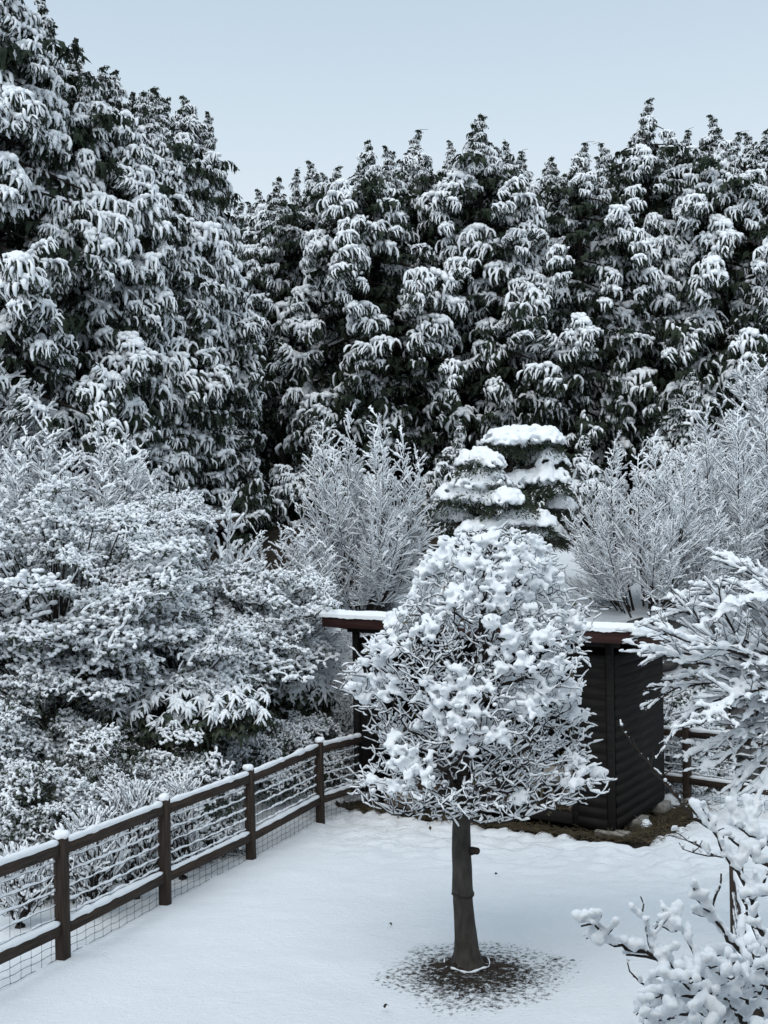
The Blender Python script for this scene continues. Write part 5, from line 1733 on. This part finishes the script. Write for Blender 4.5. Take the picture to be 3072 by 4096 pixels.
    roots = [(br[k][0], -1) for k in (0, 1, 2, 8, 16, 20)]
    N, PA, order, _ = grow(pts, roots, 0.2)
    rd, cnt, kids = radii(N, PA, order, 0.003, 0.012)
    nr = sum(len(q[0]) for q in roots)
    ch = np.arange(nr, len(N)); a = PA[ch]
    pl = np.stack([N[a], (N[a] + N[ch]) / 2 + r.normal(0, 0.008, (len(ch), 3)), N[ch]], 1)
    g.tubes(pl, np.full((len(ch), 3), 0.0036), 5)
    for A, Bm, B in pl:
        L = np.linalg.norm(B - A); m = max(2, int(L / 0.022))
        f = np.linspace(0, 1, m)[:, None]; c = A * (1 - f) + B * f
        rad = r.uniform(0.018, 0.034, m)
        s.blobs(c + np.stack([0 * rad, 0 * rad, rad * 0.85], 1), np.stack([rad, rad, rad], 1), ICO0, 0.06)
    put(root, "trunk", g.mesh("trunk"), M['bark'])
    put(root, "branch_snow", remesh(s, "branch_snow", 0.0085, 2, 0.010, 34), M['snow'])


near_tree()

# ------------------------------------------------------------------ goat in the shed
def build_goat():
    lx, ly = -1.12, 0.5
    x, y = shed_world(lx, ly)
    z0 = BASE + 0.075
    root = empty("goat", (x, y, z0), SHED_RZ + math.pi, label="pale grey goat standing in the dark shed behind the pruned tree", cat="goat")
    b = Geo()                      # local +X is the way it faces
    def chain(pts, rads, n=8):
        pts = np.array(pts, float); rads = np.array(rads, float)
        t = np.linspace(0, len(pts) - 1, n * (len(pts) - 1) + 1)
        c = np.stack([np.interp(t, np.arange(len(pts)), pts[:, k]) for k in range(3)], 1); q = np.interp(t, np.arange(len(pts)), rads)
        b.blobs(c, np.stack([q, q, q], 1), ICO1, 0.0)
    chain([(-0.30, 0, 0.52), (-0.15, 0, 0.49), (0.05, 0, 0.47), (0.22, 0, 0.48), (0.30, 0, 0.52)], [0.115, 0.15, 0.155, 0.15, 0.115])
    chain([(0.28, 0, 0.54), (0.40, 0, 0.67), (0.46, 0, 0.75)], [0.10, 0.075, 0.062])
    chain([(0.45, 0, 0.77), (0.54, 0, 0.73), (0.63, 0, 0.67)], [0.062, 0.054, 0.036])
    chain([(0.56, 0, 0.65), (0.55, 0, 0.60)], [0.016, 0.006])
    for sg in (-1, 1):
        chain([(0.24, sg * 0.085, 0.42), (0.25, sg * 0.09, 0.26), (0.245, sg * 0.09, 0.10), (0.26, sg * 0.09, 0.03)], [0.062, 0.036, 0.024, 0.027])
        chain([(-0.27, sg * 0.09, 0.46), (-0.20, sg * 0.10, 0.32), (-0.33, sg * 0.095, 0.21), (-0.31, sg * 0.095, 0.08), (-0.29, sg * 0.095, 0.03)], [0.085, 0.05, 0.030, 0.023, 0.027])
        chain([(0.42, sg * 0.05, 0.78), (0.40, sg * 0.13, 0.76)], [0.022, 0.014])
    chain([(-0.40, 0, 0.58), (-0.46, 0, 0.64)], [0.03, 0.018])
    link("body", remesh(b, "body", 0.014, 3), M['coat'], root)
    for sg in (-1, 1):
        h = Geo(); t = np.linspace(0, 1, 7)
        h.tubes(np.stack([0.43 - 0.12 * t ** 1.5, sg * (0.03 + 0.03 * t), 0.82 + 0.14 * t - 0.05 * t ** 2], 1)[None], (0.016 * (1 - t) + 0.004)[None], 7)
        link("horn", h.mesh("horn"), M['horn'], root)
        h = Geo(); h.blobs([(0.52, sg * 0.05, 0.755)], [(0.009, 0.009, 0.009)], ICO1); link("eye", h.mesh("eye"), M['eye'], root)
        for px_ in (0.262, -0.288):
            h = Geo(); h.box((px_, sg * 0.092, 0.014), (0.062, 0.05, 0.028)); link("hoof", h.mesh("hoof", False), M['hoof'], root)


build_goat()

# ------------------------------------------------------------------ rock bank behind the right fence
def rock_bank():
    r = np.random.default_rng(121)
    root = empty("rock_bank", (5.0, 19.3, float(gz(5.0, 19.0))), label="rough dark rock bank holding up the slope behind the corner fence", cat="rocks")
    base = np.array(root.location)
    variants = []
    for k in range(6):
        g = Geo(); g.blobs([(0, 0, 0)], [(1, 0.7, 0.8)], ICO1, 0.13, np.array([r.uniform(0, 6)]))
        me = g.mesh("rock", False); me.materials.append(M['stone']); variants.append(me)
    for row in range(9):
        z = row * 0.30
        x = 0.9 + 0.2 * (row % 2)
        while x < 9.5:
            w = r.uniform(0.22, 0.42)
            ob = link("rock", variants[r.integers(6)], None, root)
            y = 19.18 + z * 0.36 + r.normal(0, 0.05)
            ob.location = (x + w - base[0], y - base[1], float(gz(x, 19.0)) + 0.12 + z - base[2])
            ob.scale = (w * 1.1, 0.26, r.uniform(0.17, 0.23)); ob.rotation_euler = (r.normal() * 0.2, r.normal() * 0.12, r.normal() * 0.3)
            x += w * 1.75
    s = Geo()
    n = 420
    x = r.uniform(0.9, 9.5, n); zz = r.uniform(0, 2.75, n)
    sz = r.uniform(0.03, 0.10, n)
    s.blobs(np.stack([x, 19.02 + zz * 0.36 + r.normal(0, 0.05, n), gz(x, 19.0) + 0.2 + zz], 1) - base, np.stack([sz * 1.6, sz, sz * 0.5], 1), ICO0, 0.12)
    link("ledge_snow", s.mesh("ledge_snow"), M['snow'], root, kind="stuff")


rock_bank()

# fallen log at the foot of the broad shrub, and a long one across the mouth of the wood
def log(p0, p1, rad, label):
    p0, p1 = np.array(p0), np.array(p1)
    mid = (p0 + p1) / 2
    root = empty("fallen_log", mid, label=label, cat="log")
    t = Geo(); l = curve(p0 - mid, p1 - mid, 7, (0, 0, 0.02)) + rng.normal(0, 0.012, (7, 3))
    t.tubes(l[None], np.full((1, 7), rad) * rng.uniform(0.9, 1.1, (1, 7)), 10)
    link("stem", t.mesh("stem"), M['bark'], root)
    s = Geo(); ridge(s, l[0] + [0, 0, rad * 0.85], l[-1] + [0, 0, rad * 0.85], rad * 0.75, 0.06, 3, 0.06)
    link("snow_cap", s.mesh("snow_cap"), M['snow'], root)


log(P(2570, 2385, 19.9), P(2775, 2440, 19.7), 0.10, "snow capped log lying above the shed roof at the foot of the broad shrub")
log(P(690, 2120, 20.5), P(960, 2085, 21.2), 0.11, "snow capped log across the dark mouth of the wood behind the sapling")


def guard_rail():
    d = 34.6
    root = empty("guard_rail", (0, d, float(gz(0, d))), label="snow lined steel rails running through the wood behind the trunks", cat="guard rail")
    b = np.array(root.location)
    zt = P(2380, 1735, d)[2]
    for z in (zt, zt - 0.22):
        t = Geo().box((1.0 - b[0], 0, z - b[2]), (26, 0.05, 0.07)); ob = link("beam", t.mesh("beam", False), M['steel'], root)
        s = Geo(); ridge(s, (-12, 0, z - b[2] + 0.035), (14, 0, z - b[2] + 0.035), 0.03, 0.035, 8, 0.15); link("beam_snow", s.mesh("beam_snow"), M['snow'], ob)
    for x in np.arange(-11, 14, 2.0):
        h = zt + 0.06 - float(gz(x, d)) + 0.1
        t = Geo().box((x, 0.06, zt + 0.06 - h / 2 - b[2]), (0.09, 0.09, h)); link("post", t.mesh("post", False), M['steel'], root)


guard_rail()

# small things lying on the lawn
for px, py, L, lab in ((1545, 4036, 0.05, "curled dark fallen leaf alone on the smooth snow"), (1561, 3706, 0.035, "tiny dark leaf scrap on the snow beside the trunk shade"),
                       (1985, 3503, 0.03, "dark speck of bark on the trampled snow behind the tree")):
    d = 9.0
    for _ in range(30):
        q = P(px, py, d); d += (q[2] - float(gz(q[0], d))) * 2.0
    q = P(px, py, d)
    t = np.linspace(0, 1, 5); g = Geo()
    l = np.stack([L * (t - 0.5), 0 * t, 0.012 + 0.02 * np.sin(t * 3.14)], 1)
    V = np.stack([l + [0, 0.012, 0], l - [0, 0.012, 0.004]], 1); idx = np.arange(10).reshape(5, 2)
    g.add(V.reshape(-1, 3), F4=np.stack([idx[:-1, 0], idx[:-1, 1], idx[1:, 1], idx[1:, 0]], -1))
    ob = link("fallen_leaf", g.mesh("fallen_leaf"), M['bark'], None, lab, "leaf")
    ob.location = (q[0], d, float(gz(q[0], d)) + 0.01); ob.rotation_euler = (0, 0, px * 0.7)

# ------------------------------------------------------------------ unseen house mass, added behind the camera to shade the foreground
def house():
    root = empty("house", (0, -4.5, float(gz(0, -4.5))), label="unseen grey house wall and snowy eaves added behind the viewpoint to shade the foreground", cat="house")
    b = np.array(root.location)
    zb = float(gz(0, 0)) - 1.0
    g = Geo().box((0 - b[0], -4.6 - b[1], (zb + CZ + 2.2) / 2 - b[2]), (17, 8, CZ + 2.2 - zb)); link("wall", g.mesh("wall", False), M['house'], root)
    g = Geo().box((0 - b[0], -4.3 - b[1], CZ + 2.3 - b[2]), (18.4, 9.6, 0.2)); ob = link("eaves", g.mesh("eaves", False), M['fascia'], root)
    g = Geo().box((0, -4.3 - b[1], CZ + 2.5 - b[2]), (18.3, 9.5, 0.2)); link("roof_snow", g.mesh("roof_snow", False), M['snow'], ob)


M['house'] = simple_mat("house_render", (0.16, 0.15, 0.14), (0.24, 0.23, 0.21), 2, 0.9, 0.2)
house()
